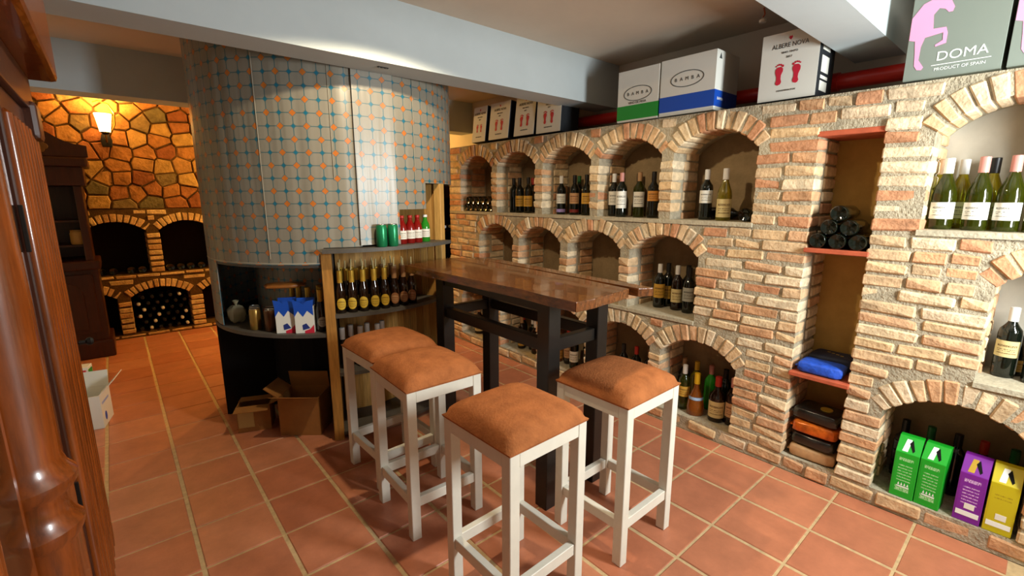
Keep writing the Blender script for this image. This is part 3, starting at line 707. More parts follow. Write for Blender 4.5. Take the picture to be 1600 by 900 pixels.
# --- top row, niche nearest the column: two layers of lying bottles
for k, (y, z) in enumerate([(3.40+.076*i,1.3275+.0385) for i in range(6)]+[(3.44+.076*i,1.3275+.1045) for i in range(5)]):
    lying('bordeaux', G_dark, K_black, (2.645,y,z), '+x', 'black wine bottle lying on its side in the top-row niche nearest the column', 'bottles lying in the first top niche')
Z1, Z2, Z3 = 1.3275, .7175, .0852
n2 = 'in second top niche from column'
bottle('bordeaux',G_dark,None,K_black,(2.76,3.20,Z1),'unlabelled dark wine bottle at the left '+n2)
bottle('bordeaux',G_dark,L_yellow,K_black,(2.74,3.10,Z1),'dark wine bottle with yellow label, left of two '+n2,'dark bottles in top niches')
bottle('bordeaux',G_dark,L_yellow,K_black,(2.74,2.99,Z1),'dark wine bottle with yellow label, right of two '+n2,'dark bottles in top niches')
bottle('bordeaux',G_dark,None,K_red,(2.86,3.06,Z1),'dark wine bottle standing behind the yellow-labelled pair '+n2)
n3 = 'in third top niche from column'
bottle('bordeaux',G_dark,L_white,K_white,(2.74,2.60,Z1),'wine bottle with white label and lilac lower label '+n3,lz=(.085,.16,.0379),foot=mat('lilac_label',C('a08ac8'),.5))
bottle('bordeaux',G_dark,L_peach,K_black,(2.74,2.46,Z1),'wine bottle with peach label and dark red lower band '+n3,lz=(.085,.165,.0379),foot=mat('wine_red_label',C('7a2420'),.5))
bottle('bordeaux',G_dark,L_yellow,K_black,(2.74,2.34,Z1),'wine bottle with yellow label at the right '+n3,lz=(.085,.165,.0379))
bottle('bordeaux',G_dark,None,K_grn,(2.86,2.52,Z1),'green-necked dark bottle standing at the back '+n3)
n4 = 'in fourth top niche from column'
bottle('bordeaux',G_dark,L_white,K_white,(2.76,2.10,Z1),'dark wine bottle with narrow white label at far left '+n4,lz=(.08,.175,.0379))
bottle('bordeaux',G_dark,L_white,K_pink,(2.70,1.99,Z1),'dark bottle with tall white label and pale red capsule '+n4,lz=(.06,.175,.0379))
bottle('bordeaux',G_green,L_white,K_tan,(2.74,1.875,Z1),'green wine bottle with white label and tan capsule '+n4,lz=(.07,.17,.0379))
bottle('bordeaux',G_dark,L_orange,K_black,(2.74,1.765,Z1),'dark wine bottle with orange label at the right '+n4,lz=(.11,.175,.0379))
bottle('bordeaux',G_dark,None,K_black,(2.87,1.97,Z1),'unlabelled dark bottle at the back '+n4)
n5 = 'in fifth top niche from column'
bottle('bordeaux',G_dark,L_white,K_white,(2.76,1.412,Z1),'dark wine bottle with white label and silver-white capsule '+n5,lz=(.10,.175,.0379))
bottle('burgundy',G_yel,L_cream,K_white,(2.74,1.29,Z1),'pale yellow bottle with cream label and white cap '+n5,lz=(.02,.125,.0414))
lying('bordeaux',G_dark,K_white,(2.70,1.150,Z1+.038),'+x','dark bottle lying base outward at the right '+n5,'bottles lying in the fifth top niche')
lying('bordeaux',G_dark,K_black,(2.87,1.50,Z1+.038),'-y','dark bottle lying lengthwise at the back '+n5,'bottles lying in the fifth top niche')
n6 = 'in the large upper-right niche'
bottle('burgundy',G_green,L_white,K_white,(2.74,.335,Z1),'white-label green bottle with white capsule, front left '+n6)
bottle('burgundy',G_yel,L_white,K_white,(2.875,.300,Z1),'bright yellow bottle with white capsule behind the leftmost '+n6)
bottle('burgundy',G_green,L_white,K_pink,(2.74,.228,Z1),'white-label green bottle with rose capsule, second in front row '+n6)
bottle('burgundy',G_yel,L_grey,K_black,(2.86,.205,Z1),'yellow-green bottle with dark capsule in back row '+n6)
bottle('burgundy',G_green,L_white,K_pink,(2.74,.138,Z1),'white-label green bottle with rose capsule, third in front row '+n6)
bottle('burgundy',G_green,L_white,K_pink,(2.74,.050,Z1),'white-label green bottle at the right picture edge '+n6)
bottle('burgundy',G_yel,None,K_tan,(2.825,.392-.02,Z1),'yellow bottle at far left of the back row '+n6)
# --- middle row
m4 = 'in the niche right of the table top'
bottle('bordeaux',G_dark,L_yellow,K_white,(2.80,1.715,Z2),'dark bottle with yellow label and white capsule '+m4,lz=(.07,.165,.0379))
bottle('bordeaux',G_dark,L_yellow,K_black,(2.88,1.70,Z2),'half-hidden dark bottle with yellow label '+m4)
bottle('bordeaux',G_brown,L_cream,K_white,(2.82,1.595,Z2),'dark bottle with tan label and white capsule '+m4)
bottle('bordeaux',G_dark,L_grey,K_black,(2.80,1.500,Z2),'dark bottle with grey label at the right '+m4,lz=(.08,.17,.0379))
bottle('bordeaux',G_dark,None,K_black,(2.885,1.555,Z2),'unlabelled dark bottle at the back '+m4)
m5 = 'in niche at right picture edge'
bottle('bordeaux',G_dark,L_cream,K_white,(2.80,.060,Z2),'cream-label dark bottle with white script on neck '+m5,lz=(.09,.16,.0379))
bottle('bordeaux',G_dark,L_blue,K_black,(2.78,-.03,Z2),'dark bottle with pale blue label '+m5,lz=(.075,.165,.0379))
bottle('stubby',G_dark,L_yellow,K_black,(2.86,.030,Z2),'small yellow-label bottle between two tall ones '+m5,lz=(.02,.07,.0304))
# --- bottom row
bottle('jug',G_brown,L_cream,K_tan,(2.74,3.72,Z3),'cream-label bottle in the bottom-row niche nearest the column')
c2 = 'in second bottom-row niche, seen below the table'
bottle('bordeaux',G_brown,L_yellow,K_tan,(2.75,3.075,Z3),'bottle with bright yellow label '+c2,lz=(.03,.17,.0379))
bottle('bordeaux',G_dark,None,K_red,(2.84,3.15,Z3),'dark bottle with red capsule '+c2)
bottle('bordeaux',G_dark,L_grey,K_white,(2.80,2.98,Z3),'dark bottle with grey label and white capsule '+c2)
bottle('bordeaux',G_brown,L_white,K_white,(2.74,2.88,Z3),'dark bottle with white label at the right '+c2)
c3 = 'in third bottom-row niche, seen below the table'
bottle('jug',G_amber,L_orange,K_tan,(2.76,2.625,Z3),'squat amber jug with orange label '+c3)
bottle('bordeaux',G_brown,L_peach,K_red,(2.78,2.52,Z3),'brown bottle with peach label '+c3)
bottle('bordeaux',G_dark,L_white,K_white,(2.74,2.42,Z3),'dark bottle with white label and white capsule '+c3)
bottle('bordeaux',G_dark,None,K_white,(2.78,2.31,Z3),'unlabelled dark bottle with white capsule '+c3)
c4 = 'in fourth bottom-row niche, behind the right stool'
bottle('bordeaux',G_dark,L_grey,K_black,(2.80,1.98,Z3),'dark bottle with grey label '+c4); bottle('bordeaux',G_dark,L_peach,K_red,(2.82,1.88,Z3),'dark bottle with peach label and red capsule '+c4)
bottle('bordeaux',G_brown,None,K_tan,(2.84,1.78,Z3),'brown unlabelled bottle '+c4)
c5 = 'in bottom-row niche beside the right stool'
bottle('bordeaux',G_green,L_yellow,K_white,(2.74,1.448,Z3),'slim green bottle with yellow label, front left '+c5,lz=(.09,.16,.0379))
bottle('brandy',G_amber,L_blue,K_yel,(2.72,1.352,Z3),'round amber brandy bottle with yellow neck, front '+c5,lz=(.105,.125,.046))
bottle('jug',G_brown,L_cream,K_red,(2.735,1.222,Z3),'wide dark bottle with cream label and red cap '+c5)
bottle('bordeaux',G_brown,L_peach,K_pink,(2.75,1.135,Z3),'dark bottle with peach label at the right edge '+c5)
for i,(x,y,g,k,l) in enumerate([(2.86,1.52,G_dark,K_tan,'tan'),(2.86,1.43,G_yel,K_yel,'yellow'),(2.86,1.33,G_bgreen,K_pink,'rose'),(2.86,1.235,G_dark,K_black,'black'),(2.865,1.15,G_brown,K_tan,'brown')]):
    bottle('bordeaux',g,None,k,(x,y,Z3),f'back-row bottle with {l} capsule '+c5)
for i,(y,k,l) in enumerate([(.34,K_black,'black'),(.245,K_grn,'green'),(.15,K_black,'dark'),(.065,K_red,'red'),(-.03,K_grn,'dark green')]):
    bottle('bordeaux',G_dark,None,k,(2.865,y,Z3),f'dark bottle with {l} capsule behind the coloured cartons' if i not in (2,) else 'third dark bottle from the left behind the coloured cartons')
# --- pyramid of six on the shaft shelf
for y,z,w_ in ((.755,.0385,'bottom left'),(.673,.0385,'bottom middle'),(.592,.0385,'bottom right'),(.714,.105,'middle-row left'),(.633,.105,'middle-row right'),(.68,.171,'topmost')):
    lying('bordeaux',G_dark,K_black,(2.615,y,1.217+z),'+x',f'{w_} black bottle in the pyramid of six on the upper shaft shelf','pyramid of bottles in the tall shaft')
# --- alcove niches
for i in range(6):
    for k in range(6 if i%2==0 else 5):
        x = .30-.2+.08*k+(0 if i%2==0 else .04)
        lying('bordeaux',G_dark,K_white if random.random()<.2 else K_black,(x,YS+.305,.045+.0385+i*.0665),'-y','dark bottle in the stacked pile filling the low alcove niche','stacked bottles in the alcove niche')
for x in (-.145,-.055,.085,.175): lying('bordeaux',G_dark,K_black,(x,YS+.02,.675+.0385),'+y','bottle lying base outward in the left upper alcove niche','bottles in the left alcove niche')
for x in (.42,.51,.60,.70): lying('bordeaux',G_dark,K_black,(x,YS+.02,.675+.0385),'+y','bottle lying base outward in the right upper alcove niche','bottles in the right alcove niche')
# --- beer on the column shelves
ORD = ('first','second','third','fourth','fifth','sixth','seventh','eighth')
def pol(r, deg): a = R_(deg); return CX+r*math.cos(a), CY+r*math.sin(a)
for r, n, a0, a1, row in ((.775,8,-111.3,-77.5,'front'),(.708,7,-108.7,-79.2,'middle'),(.640,6,-111.2,-82,'back')):
    for i in range(n):
        x, y = pol(r, a0+(a1-a0)*i/(n-1)); lm = L_beer if i < n*.62 else L_beer2
        lab = f'{"gold" if lm is L_beer else "copper"}-label swing-top beer bottle, {row} row of middle column shelf, {ORD[i]} from left'
        bottle('beer',G_brown,lm,K_gold if i < n*.62 else K_tan,(x,y,.79),lab,f'{row} row beer bottles on column shelf',oval=True,lz=(.022,.092,.0294),clip_=True,name='beer_bottle')
for i in range(6):
    x, y = pol(.72-.05*(i%2), -112+4.2*i); bottle('beer',G_brown,None,K_white,(x,y,.43),'dark beer bottle with white cap on the lowest column shelf','beer bottles on the lowest column shelf',name='beer_bottle')
for i,(a,g,lm,k,txt) in enumerate([(-82.3,G_red,L_white,K_red,'first red bottle with white label, left of three on the top column shelf'),(-77.7,G_red,L_white,K_red,'second red bottle with white label, middle of three on the top column shelf'),(-73.1,G_red,L_white,K_red,'third red bottle with white label, right of three on the top column shelf'),(-67.6,G_bgreen,L_white,K_white,'green bottle with white label at the right end of the top column shelf')]):
    x, y = pol(.785, a); bottle('stubby',g,lm,k,(x,y-.0,1.178),txt,'small bottles on the top column shelf',name='small_bottle')
def can(loc, body, label, name='drink_can'):
    t = thing(name, label, 'can', (loc[0],loc[1],loc[2]+.0004), math.atan2(-loc[1],-loc[0]))
    part('can_body', body, t, lambda bm: bm_lathe(bm,[(0,.004),(.022,.003),(.025,0),(.031,.008),(.031,.118),(.026,.128),(0,.124)],18), smooth=True)
    part('can_lid', M_steel, t, lambda bm: bm_lathe(bm,[(.0265,.126),(.027,.131),(.0255,.131),(.024,.127),(0,.126)],18), smooth=True); return t
for a, l in ((-94.6,'left'),(-90.0,'right')): x,y = pol(.866,a); can((x,y,1.178),G_teal,f'green drink can, {l} one of two beside the red bottles')
for r,a,m,l in ((.76,-152,mat('gold_can_metal',C('9c7a3a'),.3,metal=.6),'gold can with steel lid on the low column shelf'),(.715,-147,mat('red_can_metal',C('6e1c16'),.3,metal=.5),'dark red can behind the gold can on the low column shelf'),(.76,-143.5,mat('brown_can_metal',C('5a3a22'),.3,metal=.5),'brown can next to the white cartons on the low column shelf'),(.715,-156.5,mat('silver_can_metal',C('8f8a80'),.3,metal=.6),'silver can between the plastic bag and the gold can')):
    x,y = pol(r,a); can((x,y,.68),m,l)
for i,(r,a) in enumerate(((.75,-120.2),(.678,-121),(.675,-127.5),(.63,-134),(.607,-123.5),(.60,-139.8))):
    x,y = pol(r,a); bottle('beer',G_brown,L_grey,K_gold,(x,y,.68),['dark beer bottle with pale round label right beside the post on the low shelf','dark beer bottle against the post, second row of the low shelf','dark beer bottle behind the right white carton on the low shelf','dark beer bottle behind the left white carton on the low shelf','dark beer bottle at the very back corner beside the post on the low shelf','dark beer bottle under the tan pouch at the back of the low shelf'][i],'beer bottles on the low column shelf',oval=True,name='beer_bottle')
def six_pack(x, y, label):
    t = thing('drink_carton', label, 'carton', (x,y,.6804), R_(-28), 'white drink cartons')
    pbox('carton_body', M_wht, t, (-.052,.052,-.04,.04,0,.155), bevel=.002)
    part('blue_flap', M_blu, t, lambda bm: bm_prism(bm,[(-.052,.155),(.052,.155),(.058,.20),(.02,.192),(0,.172),(-.025,.192),(-.058,.20)],-.041,-.039,'y')); part('blue_flap', M_blu, t, lambda bm: bm_prism(bm,[(-.052,.155),(.052,.155),(.05,.198),(-.05,.198)],.038,.04,'y'))
    part('blue_print', M_blu, t, lambda bm: bm_prism(bm,[(-.052,.155),(-.052,.10),(-.03,.135),(-.005,.10),(.02,.135),(.052,.105),(.052,.155)],-.0412,-.0402,'y'))
    part('red_print', M_rink, t, lambda bm: bm_prism(bm,[(0,0),(.052,0),(.052,.05),(.03,.025),(0,.015)],-.0412,-.0402,'y')); part('navy_print', mat('navy_ink',C('1c2f78'),.6), t, lambda bm: bm_prism(bm,[(-.01,.02),(.03,.03),(.01,.06),(-.012,.05)],-.0413,-.0402,'y'))
x,y = pol(.755,-135.5); six_pack(x,y,'blue-flapped white drink carton, left of the pair on the low shelf')
x,y = pol(.755,-127.0); six_pack(x,y,'blue-flapped white drink carton, right of the pair on the low shelf')
def lumpy(bm, a, b, h, amp, seed, n=10, pw=2.6, ce=3.5):
    rs = random.Random(seed); ph = [rs.uniform(0,6) for _ in range(6)]; rings = []
    for k in range(n+1):
        t = -PI/2+PI*k/n; zc = math.copysign(abs(math.sin(t))**(2/pw), math.sin(t)); rc = abs(math.cos(t))**(2/pw)
        if rc < .02: rings.append([bm.verts.new((0,0,h/2+zc*h/2))]); continue
        ring = []
        for i in range(20):
            u = 2*PI*i/20; cx = math.copysign(abs(math.cos(u))**(2/ce),math.cos(u)); cy = math.copysign(abs(math.sin(u))**(2/ce),math.sin(u))
            w = 1+amp*(math.sin(3*u+ph[0])*math.sin(2*t+ph[1])+.6*math.sin(7*u+ph[2]+3*t))
            ring.append(bm.verts.new((cx*rc*a*w, cy*rc*b*w, h/2+zc*h/2*(1+amp*.5*math.sin(4*u+ph[3])))))
        rings.append(ring)
    for A_, B_ in zip(rings, rings[1:]):
        for i in range(20):
            j = (i+1)%20
            if len(A_)==1: bm.faces.new((A_[0],B_[j],B_[i]))
            elif len(B_)==1: bm.faces.new((A_[i],A_[j],B_[0]))
            else: bm.faces.new((A_[i],A_[j],B_[j],B_[i]))
x,y = pol(.73,-172)
t = thing('plastic_bag','clear crumpled plastic bag of snacks at the left end of the low shelf','bag',(x,y,.681))
part('bag', mat('clear_plastic',C('d8cfa8'),.15,trans=.5,spec=.6), t, lambda bm: lumpy(bm,.05,.045,.11,.16,3), smooth=True); part('tied_top', mat('clear_plastic',C('d8cfa8'),.15,trans=.5), t, lambda bm: bm_lathe(bm,[(.012,.10),(.006,.115),(.02,.14),(.016,.142),(0,.118)],9), smooth=True)
x,y = pol(.67,-140)
t = thing('snack_pouch','long tan snack pouch lying across the bottles behind the white cartons','pouch',(x,y,.925),R_(-25))
part('pouch', mat('tan_foil',C('a9672b'),.35,nscale=20,namt=.3), t, lambda bm: lumpy(bm,.11,.05,.035,.08,5), smooth=True); pbox('crimped_end', mat('tan_foil',C('a9672b')), t, (.095,.125,-.04,.04,.014,.018))
# ------------------------------------------------------------------ packs on the shaft shelves
def pack(nm, label, z, m, seed, a=.106, b=.085, h=.07, loc=(2.735,.668), rz=0, sticker=None, cat='pack', group=None):
    t = thing(nm, label, cat, (loc[0],loc[1],z), rz, group); part('pouch', m, t, lambda bm: lumpy(bm,b,a,h,.035,seed,14,5.0,6.5), smooth=True)
    part('end_seal', m, t, lambda bm: bm_box(bm,-b*.8,b*.8,a*.96,a*1.08,h*.45,h*.52))
    if sticker: part('round_sticker', sticker, t, lambda bm: bm_lathe(bm,[(0,h*.9),(.028,h*.92),(.028,h+.004),(0,h+.005)],16), loc=(-.01,-.03,0))
    return t
M_foilk = mat('black_foil',C('15130f'),.25,nscale=40,namt=.4,spec=.7); M_foilo = mat('orange_foil',C('c4601a'),.25,nscale=30,namt=.5,metal=.3); M_foilt = mat('tan_paper_bag',C('b38a5e'),.6,nscale=20,namt=.25)
for i,(m,l) in enumerate(((M_foilt,'tan coffee pack at the bottom of the stack in the tall shaft'),(M_foilk,'black coffee pack lying on the tan one in the tall shaft'),(M_foilo,'shiny orange coffee pack, third up in the stack of the tall shaft'),(M_foilk,'black coffee pack with gold sticker on top of the stack in the tall shaft'))):
    pack('coffee_pack', l, Z3+.0705*i, m, 20+i, loc=(2.73+.006*(i%2),.672), rz=R_((3,-4,2,-3)[i]), sticker=M_gold if i==3 else None, group='coffee packs in the tall shaft')
M_blufab = mat('royal_blue_cloth',C('1c4fc0'),.6,nscale=30,namt=.35,bump=.3,bscale=60); M_navy = mat('navy_cloth',C('131a30'),.7,nscale=30,namt=.3)
pack('folded_shirt','folded royal blue shirt in plastic at the front of the lower shaft shelf',.5705,M_blufab,31,a=.10,b=.062,h=.062,loc=(2.682,.680),cat='shirt'); t = pack('folded_shirt','folded navy shirt with gold lettering behind the blue one',.5705,M_navy,32,a=.10,b=.075,h=.078,loc=(2.822,.672),cat='shirt')
part('gold_emblem', M_gold, t, lambda bm: [bm_box(bm,-.02+i*.01,-.014+i*.01,-.05+i*.022,-.036+i*.022,.072,.0795) for i in range(4)])
# ------------------------------------------------------------------ gable cartons in the low right niche
def print_panel(parent, m, x0, x1, z0, z1, y, name='print_panel'):
    bm = bmesh.new(); uvl = bm.loops.layers.uv.new('uv')
    f = bm.faces.new([bm.verts.new(p) for p in ((x0,y,z0),(x1,y,z0),(x1,y,z1),(x0,y,z1))])
    for l, q in zip(f.loops, ((0,0),(1,0),(1,1),(0,1))): l[uvl].uv = q
    me = bpy.data.meshes.new(name); bm.to_mesh(me); bm.free(); return obj(name, me, m, parent)
ROWS = ((.88,.96),(.74,.77),(.66,.69),(.58,.61),(.5,.53),(.42,.45),(.34,.37),(.06,.2))
def gable(label, y, m, mp, white_strip, x=2.685, rz=-90, win=M_wink):
    t = thing('gift_carton', label, 'carton', (x,y,Z3+.0005), R_(rz), 'bottle gift cartons'); w, d = .043, .045
    part('carton_body', m, t, lambda bm: bm_prism(bm,[(-d,0),(d,0),(d,.285),(.012,.285),(-d,.222)],-w,w,'x'), bevel=.0015)
    print_panel(t, mp, -w+.006, w-.006, .02, .205, -d-.0006)
    sl = Vector((0,.057,.063)).normalized(); nrm = Vector((0,-sl.z,sl.y))
    def quad(pts, off):
        def fn(bm):
            a = [bm.verts.new(Vector((u,-d,.222))+sl*v+nrm*off) for u,v in pts]; b = [bm.verts.new(Vector((u,-d,.222))+sl*v-nrm*.001) for u,v in pts]
            bm.faces.new(a); bm.faces.new(b[::-1])
            for i in range(len(a)): bm.faces.new((a[i],b[i],b[(i+1)%len(a)],a[(i+1)%len(a)]))
        return fn
    part('window_flap', win, t, quad([(-.022,.008),(-.002,.008),(.004,.07),(-.014,.07)],.0008)); part('window_hole', M_dark, t, quad([(.016,.01),(.022,.02),(.008,.07),(-.002,.05)],.001))
    if white_strip:
        pbox('barcode', L_white, t, (-.012,.02,.068,.092,-d+.222*0,.0) if False else (-.012,.02,-d-.0015,-d,.062,.088)); pbox('price_strip', M_wink, t, (-.035,.037,-d-.0015,-d,.028,.05))
    else:
        part('crest_print', M_wink, t, lambda bm: [bm_prism(bm,[(-.018+i*.011,.062),(-.011+i*.011,.062),(-.0145+i*.011,.076)],-d-.0012,-d,'y') for i in range(4)]); pbox('crest_print', M_wink, t, (-.02,.024,-d-.0012,-d,.052,.058))
L_gp = label_mat('green_carton_print', C('12a526'), C('a8dca0'), ROWS); L_pp = label_mat('purple_carton_print', C('7a1e96'), C('d9b4e4'), ROWS[:-1]); L_yp = label_mat('yellow_carton_print', C('c3b312'), C('a08a10'), ((.8,.83),(.72,.75)))
gable('bright green gift carton with window flap, left of the green pair', .291, M_grn2, L_gp, False); gable('bright green gift carton with window flap, right of the green pair', .199, M_grn2, L_gp, False, rz=-94)
gable('purple gift carton with white price strip between green and yellow ones', .070, M_pur, L_pp, True, rz=-92, win=M_gold); gable('yellow gift carton with white price strip at the right end', -.022, M_yel, L_yp, True)
# ------------------------------------------------------------------ red pipe and wine boxes on the ledge
pipe = thing('red_pipe','red painted pipe running along the ledge behind the wine boxes','pipe',(2.98,2.0,2.055))
part('pipe', M_red, pipe, lambda bm: bm_tube(bm,[(0,-2.6,0),(0,1.9,0)],.04,16), smooth=True)
for y in (-1.12,.9): part('coupling', M_red, pipe, lambda bm: bm_tube(bm,[(0,y-.03,0),(0,y+.03,0)],.047,16), smooth=True)
for y in (-1.9,-.2,1.2): pbox('support_block', M_sill, pipe, (-.03,.03,y-.03,y+.03,-.115,-.035))
def carton(nm, label, ya, yb, h, d, m_front, m_side, group, x=2.645, tilt=0, z=1.946):
    w = ya-yb; t = thing(nm, label, 'box', (x+d/2,(ya+yb)/2,z), -PI/2, group)
    if tilt: t.rotation_euler = (0,tilt,0); t.rotation_euler = (Matrix.Rotation(tilt,3,'Y') @ Matrix.Rotation(-PI/2,3,'Z')).to_euler(); t.location.z += .002
    pbox('box_body', m_side, t, (-w/2,w/2,-d/2,d/2,0,h), bevel=.002)
    pbox('front_panel', m_front, t, (-w/2+.001,w/2-.001,-d/2-.0015,-d/2,.001,h-.001))
    return t, w, -d/2-.0022
def footprints(t, x, z, y, s, m=None):
    for sd in (-1,1):
        def fn(bm):
            sole = [(.012,-.5),(-.10,-.46),(-.14,-.36),(-.10,-.22),(-.10,-.05),(-.17,.12),(-.17,.24),(-.08,.33),(.08,.32),(.17,.22),(.17,.08),(.10,-.10),(.09,-.25),(.13,-.38),(.09,-.47)]
            bm_prism(bm, [(sd*px*s+x+sd*.36*s*1.05, pz*s+z) for px,pz in sole], y-.0006, y, 'y')
            for i,(tx,tz,tr) in enumerate(((.15,.36,.05),(.07,.42,.04),(-.01,.435,.037),(-.08,.42,.034),(-.145,.375,.03))):
                bm_prism(bm, [(sd*-tx*s+x+sd*.36*s*1.05+tr*s*math.cos(k*PI/4), tz*s+z+tr*1.2*s*math.sin(k*PI/4)) for k in range(8)], y-.0006, y, 'y')
        part('footprint_print', m or M_rink, t, fn)
def foot_box(label, ya, yb, h=.315, d=.2, tilt=0, text=True, s=.105):
    t, w, y = carton('wine_box', label, ya, yb, h, d, M_wht, M_blk, 'footprint wine boxes', tilt=tilt, x=2.65 if not tilt else 2.66)
    footprints(t, 0, h*.39, y, s)
    if text: lettering('ALBERE NOVA', .03, M_ink, t, .0, y, h*.80, sx=.85); lettering('VINO TINTO', .013, M_ink, t, 0, y, h*.70); lettering('2017', .014, M_ink, t, 0, y, h*.63); lettering('DENOMINACION', .011, M_ink, t, 0, y, h*.14)
    part('emblem', M_rink, t, lambda bm: bm_prism(bm,[(0,h*.87),(.008,h*.90),(.006,h*.93),(0,h*.92),(-.006,h*.93),(-.008,h*.90)],y-.0006,y,'y'))
    return t, w, y
foot_box('tan-white footprint wine box farthest back, beside the tiled column', 3.69, 3.49, tilt=R_(7), s=.075); foot_box('white footprint wine box, second from the column', 3.437, 3.165, tilt=R_(7), s=.1); foot_box('white footprint wine box, third from the column', 3.09, 2.845, tilt=R_(7), s=.1); foot_box('white footprint wine box half under the beam, fourth from the column', 2.815, 2.55, h=.30, tilt=R_(4), s=.1)
t, w, y = foot_box('large white wine box with two red footprints, alone beside the right beam', 1.118, .852, h=.32, d=.22)
for z0,z1 in ((.03,.075),(.085,.10),(.115,.19),(.215,.24)): pbox('barcode', L_white, t, (w/2,w/2+.0015,-.07,.03,z0,z1))
def oval_box(label, ya, yb, h, d, m_band, sub, z):
    t, w, y = carton('wine_box', label, ya, yb, h, d, M_wht, M_wht, 'oval logo wine boxes', z=z)
    pbox('colour_band', m_band, t, (-w/2-.001,w/2+.001,-d/2-.002,d/2,.012,.10))
    def ring(bm):
        n = 40; O = [(.105*math.cos(2*PI*i/n),.045*math.sin(2*PI*i/n)) for i in range(n)]; I = [(.100*math.cos(2*PI*i/n),.041*math.sin(2*PI*i/n)) for i in range(n)]
        V = [[bm.verts.new((p[0],q,p[1])) for p in P_] for P_ in (O,I) for q in (y-.0006,y)]
        for i in range(n):
            k = (i+1)%n; bm.faces.new((V[0][i],V[0][k],V[2][k],V[2][i])); bm.faces.new((V[0][i],V[1][i],V[1][k],V[0][k])); bm.faces.new((V[2][i],V[2][k],V[3][k],V[3][i]))
    part('oval_print', M_ink, t, ring, loc=(0,0,.185 if sub is None else .168))
    for i,ch in enumerate('BAMBA'): lettering(ch, .028, M_ink, t, -.07+.035*i, y, .185 if sub is None else .168)
    if sub: lettering(sub, .020, M_ink, t, 0, y, .113)
    return t, w, y, d
oval_box('white wine box with green band and oval logo', 2.013, 1.708, .315, .24, M_grn, 'VINO DE MESA', 1.946)
t, w, y, d = oval_box('white wine box with blue band and oval logo', 1.697, 1.352, .31, .27, M_blu, None, 1.956)
pbox('base_tray', M_wht, t, (-w/2,w/2,-d/2,d/2,-.009,.0)); part('triangle_mark', M_ink, t, lambda bm: bm_prism(bm,[(-.11,.265),(-.08,.265),(-.095,.295)],w/2,w/2+.0015,'x')); lettering('BAMBA', .022, M_wink, t, w/2+.0018, -.07, .055, rot=(PI/2,0,PI/2))
HORSE = [(.001,.248),(.032,.294),(.07,.309),(.08,.322),(.092,.316),(.108,.307),(.13,.26),(.126,.244),(.114,.244),(.102,.259),(.084,.266),(.069,.246),(.072,.215),(.074,.192),(.114,.19),(.121,.167),(.121,.129),(.089,.121),(.087,.128),(.109,.142),(.107,.171),(.052,.163),(.043,.129),(.042,.079),(.061,.048),(.055,.038),(.04,.041),(.03,.058),(.026,.11),(.021,.156),(.001,.163)]
def doma(label, ya, yb):
    t, w, y = carton('wine_box', label, ya, yb, .35, .24, M_gry, M_gry, 'grey wine boxes with pink horse')
    part('horse_print', M_pink, t, lambda bm: bm_prism(bm,[(px-w/2+.001,pz) for px,pz in HORSE],y-.0006,y,'y'))
    lettering('DOMA', .05, M_wink, t, .028, y, .08, sx=1.02); pbox('rule_line', M_wink, t, (-.06,.115,y-.0006,y,.048,.0505)); lettering('PRODUCT OF SPAIN', .0165, M_wink, t, .026, y, .032)
doma('grey wine box with pink rearing horse and DOMA lettering, left one', .521, .228); doma('grey wine box with pink horse at the top right picture corner', .214, -.079)
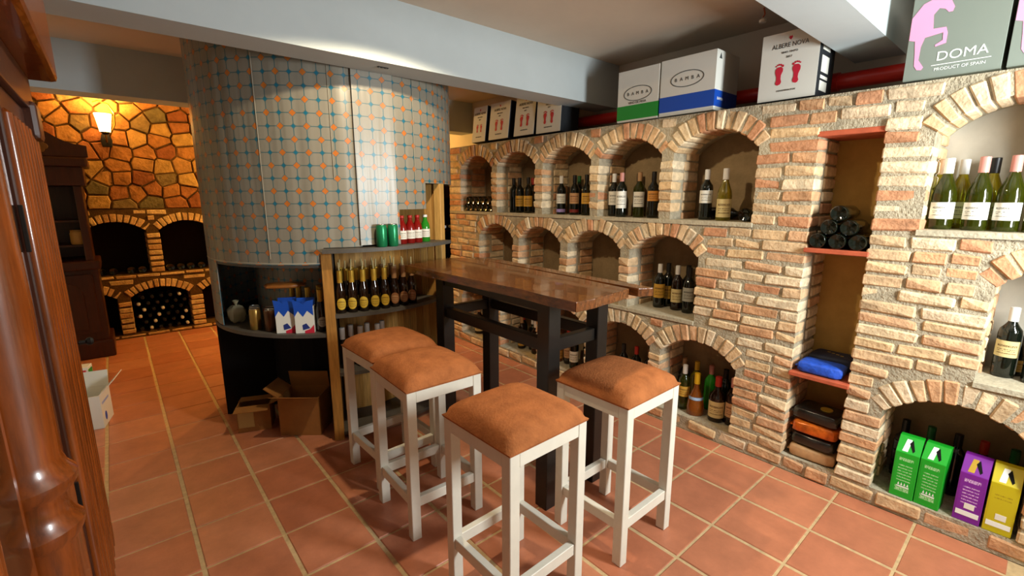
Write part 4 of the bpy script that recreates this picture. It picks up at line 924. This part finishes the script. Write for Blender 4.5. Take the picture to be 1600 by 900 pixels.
# ------------------------------------------------------------------ cardboard boxes on the floor
def open_box(nm, label, loc, rz, w, d, h, m, flaps, group=None):
    t = thing(nm, label, 'box', loc, rz, group); k = .005
    pbox('bottom', m, t, (-w/2,w/2,-d/2,d/2,0,k))
    for b in ((-w/2,w/2,-d/2,-d/2+k),(-w/2,w/2,d/2-k,d/2),(-w/2,-w/2+k,-d/2+k,d/2-k),(w/2-k,w/2,-d/2+k,d/2-k)): pbox('side', m, t, (*b,k,h))
    for s, ln, ang in flaps:
        if s in 'fb':
            o = pbox('flap', m, t, (-w/2,w/2,0,ln,-.002,.002)); o.location = (0,-d/2 if s=='f' else d/2,h); o.rotation_euler = (R_(ang),0,0 if s=='b' else PI)
        else:
            o = pbox('flap', m, t, (0,ln,-d/2,d/2,-.002,.002)); o.location = (w/2 if s=='r' else -w/2,0,h); o.rotation_euler = (0,R_(-ang),0) if s=='r' else (0,R_(-ang),PI)
    return t
t = open_box('cardboard_box','small brown cardboard box under the low column shelf',(.555,3.205,.001),R_(-22),.19,.16,.17,M_card,(('f',.08,-4),('b',.08,176),('r',.07,20)))
pbox('paper_label', mat('buff_label',C('b99a5c'),.6), t, (-.09,.0,-.0815,-.08,.03,.15))
open_box('cardboard_box','large open brown cardboard box with raised flap beside the shelf post',(.790,2.955,.001),R_(-40),.25,.19,.25,M_card,(('f',.11,24),('b',.11,100),('l',.10,35)))
t = open_box('white_box','white printed carton with open flap on the floor beside the mahogany cabinet',(-.265,3.93,.001),R_(-12),.17,.22,.22,M_wht,(('r',.12,48),('b',.10,75)))
part('blue_emblem', M_blu, t, lambda bm: bm_prism(bm,[(.02*math.cos(i*PI/5)-.04,.03*math.sin(i*PI/5)+.06) for i in range(10)],.085,.0862,'x')); pbox('blue_lettering', mat('pale_blue_ink',C('9aa8d8'),.6), t, (.085,.0862,-.08,.06,.15,.165))
t = thing('red_bottle_box','small red and white carton standing behind the white floor box','carton',(-.30,4.30,.001),R_(-12)); pbox('carton_body', M_wht, t, (-.05,.05,-.05,.05,0,.30), bevel=.002); pbox('red_panel', M_rink, t, (-.02,.04,-.0515,-.05,.12,.28)); pbox('green_panel', M_grn, t, (.05,.0515,-.04,.04,.05,.28))
# ------------------------------------------------------------------ dark rack glimpsed between column and brick wall
rk = thing('wine_rack','dark red-brown wooden wine rack glimpsed between column and brick wall','rack',(2.78,4.34,0))
for x in (-.26,.24): pbox('upright', M_cab_d, rk, (x,x+.03,-.12,.12,0,1.75), bevel=.002)
pbox('back_board', M_cab_d, rk, (-.26,.27,.11,.125,0,1.75))
for z in (.05,.40,.75,1.10,1.45,1.73): pbox('shelf', M_cab_d, rk, (-.23,.24,-.12,.11,z,z+.02), bevel=.002)
for z in (.42,.77,1.12):
    for i in range(4): lying('bordeaux',G_dark,K_white,(2.62+.09*i,4.43,z+.0385),'-y','dark bottle with pale capsule lying in the rack beside the column','bottles in the dark rack')
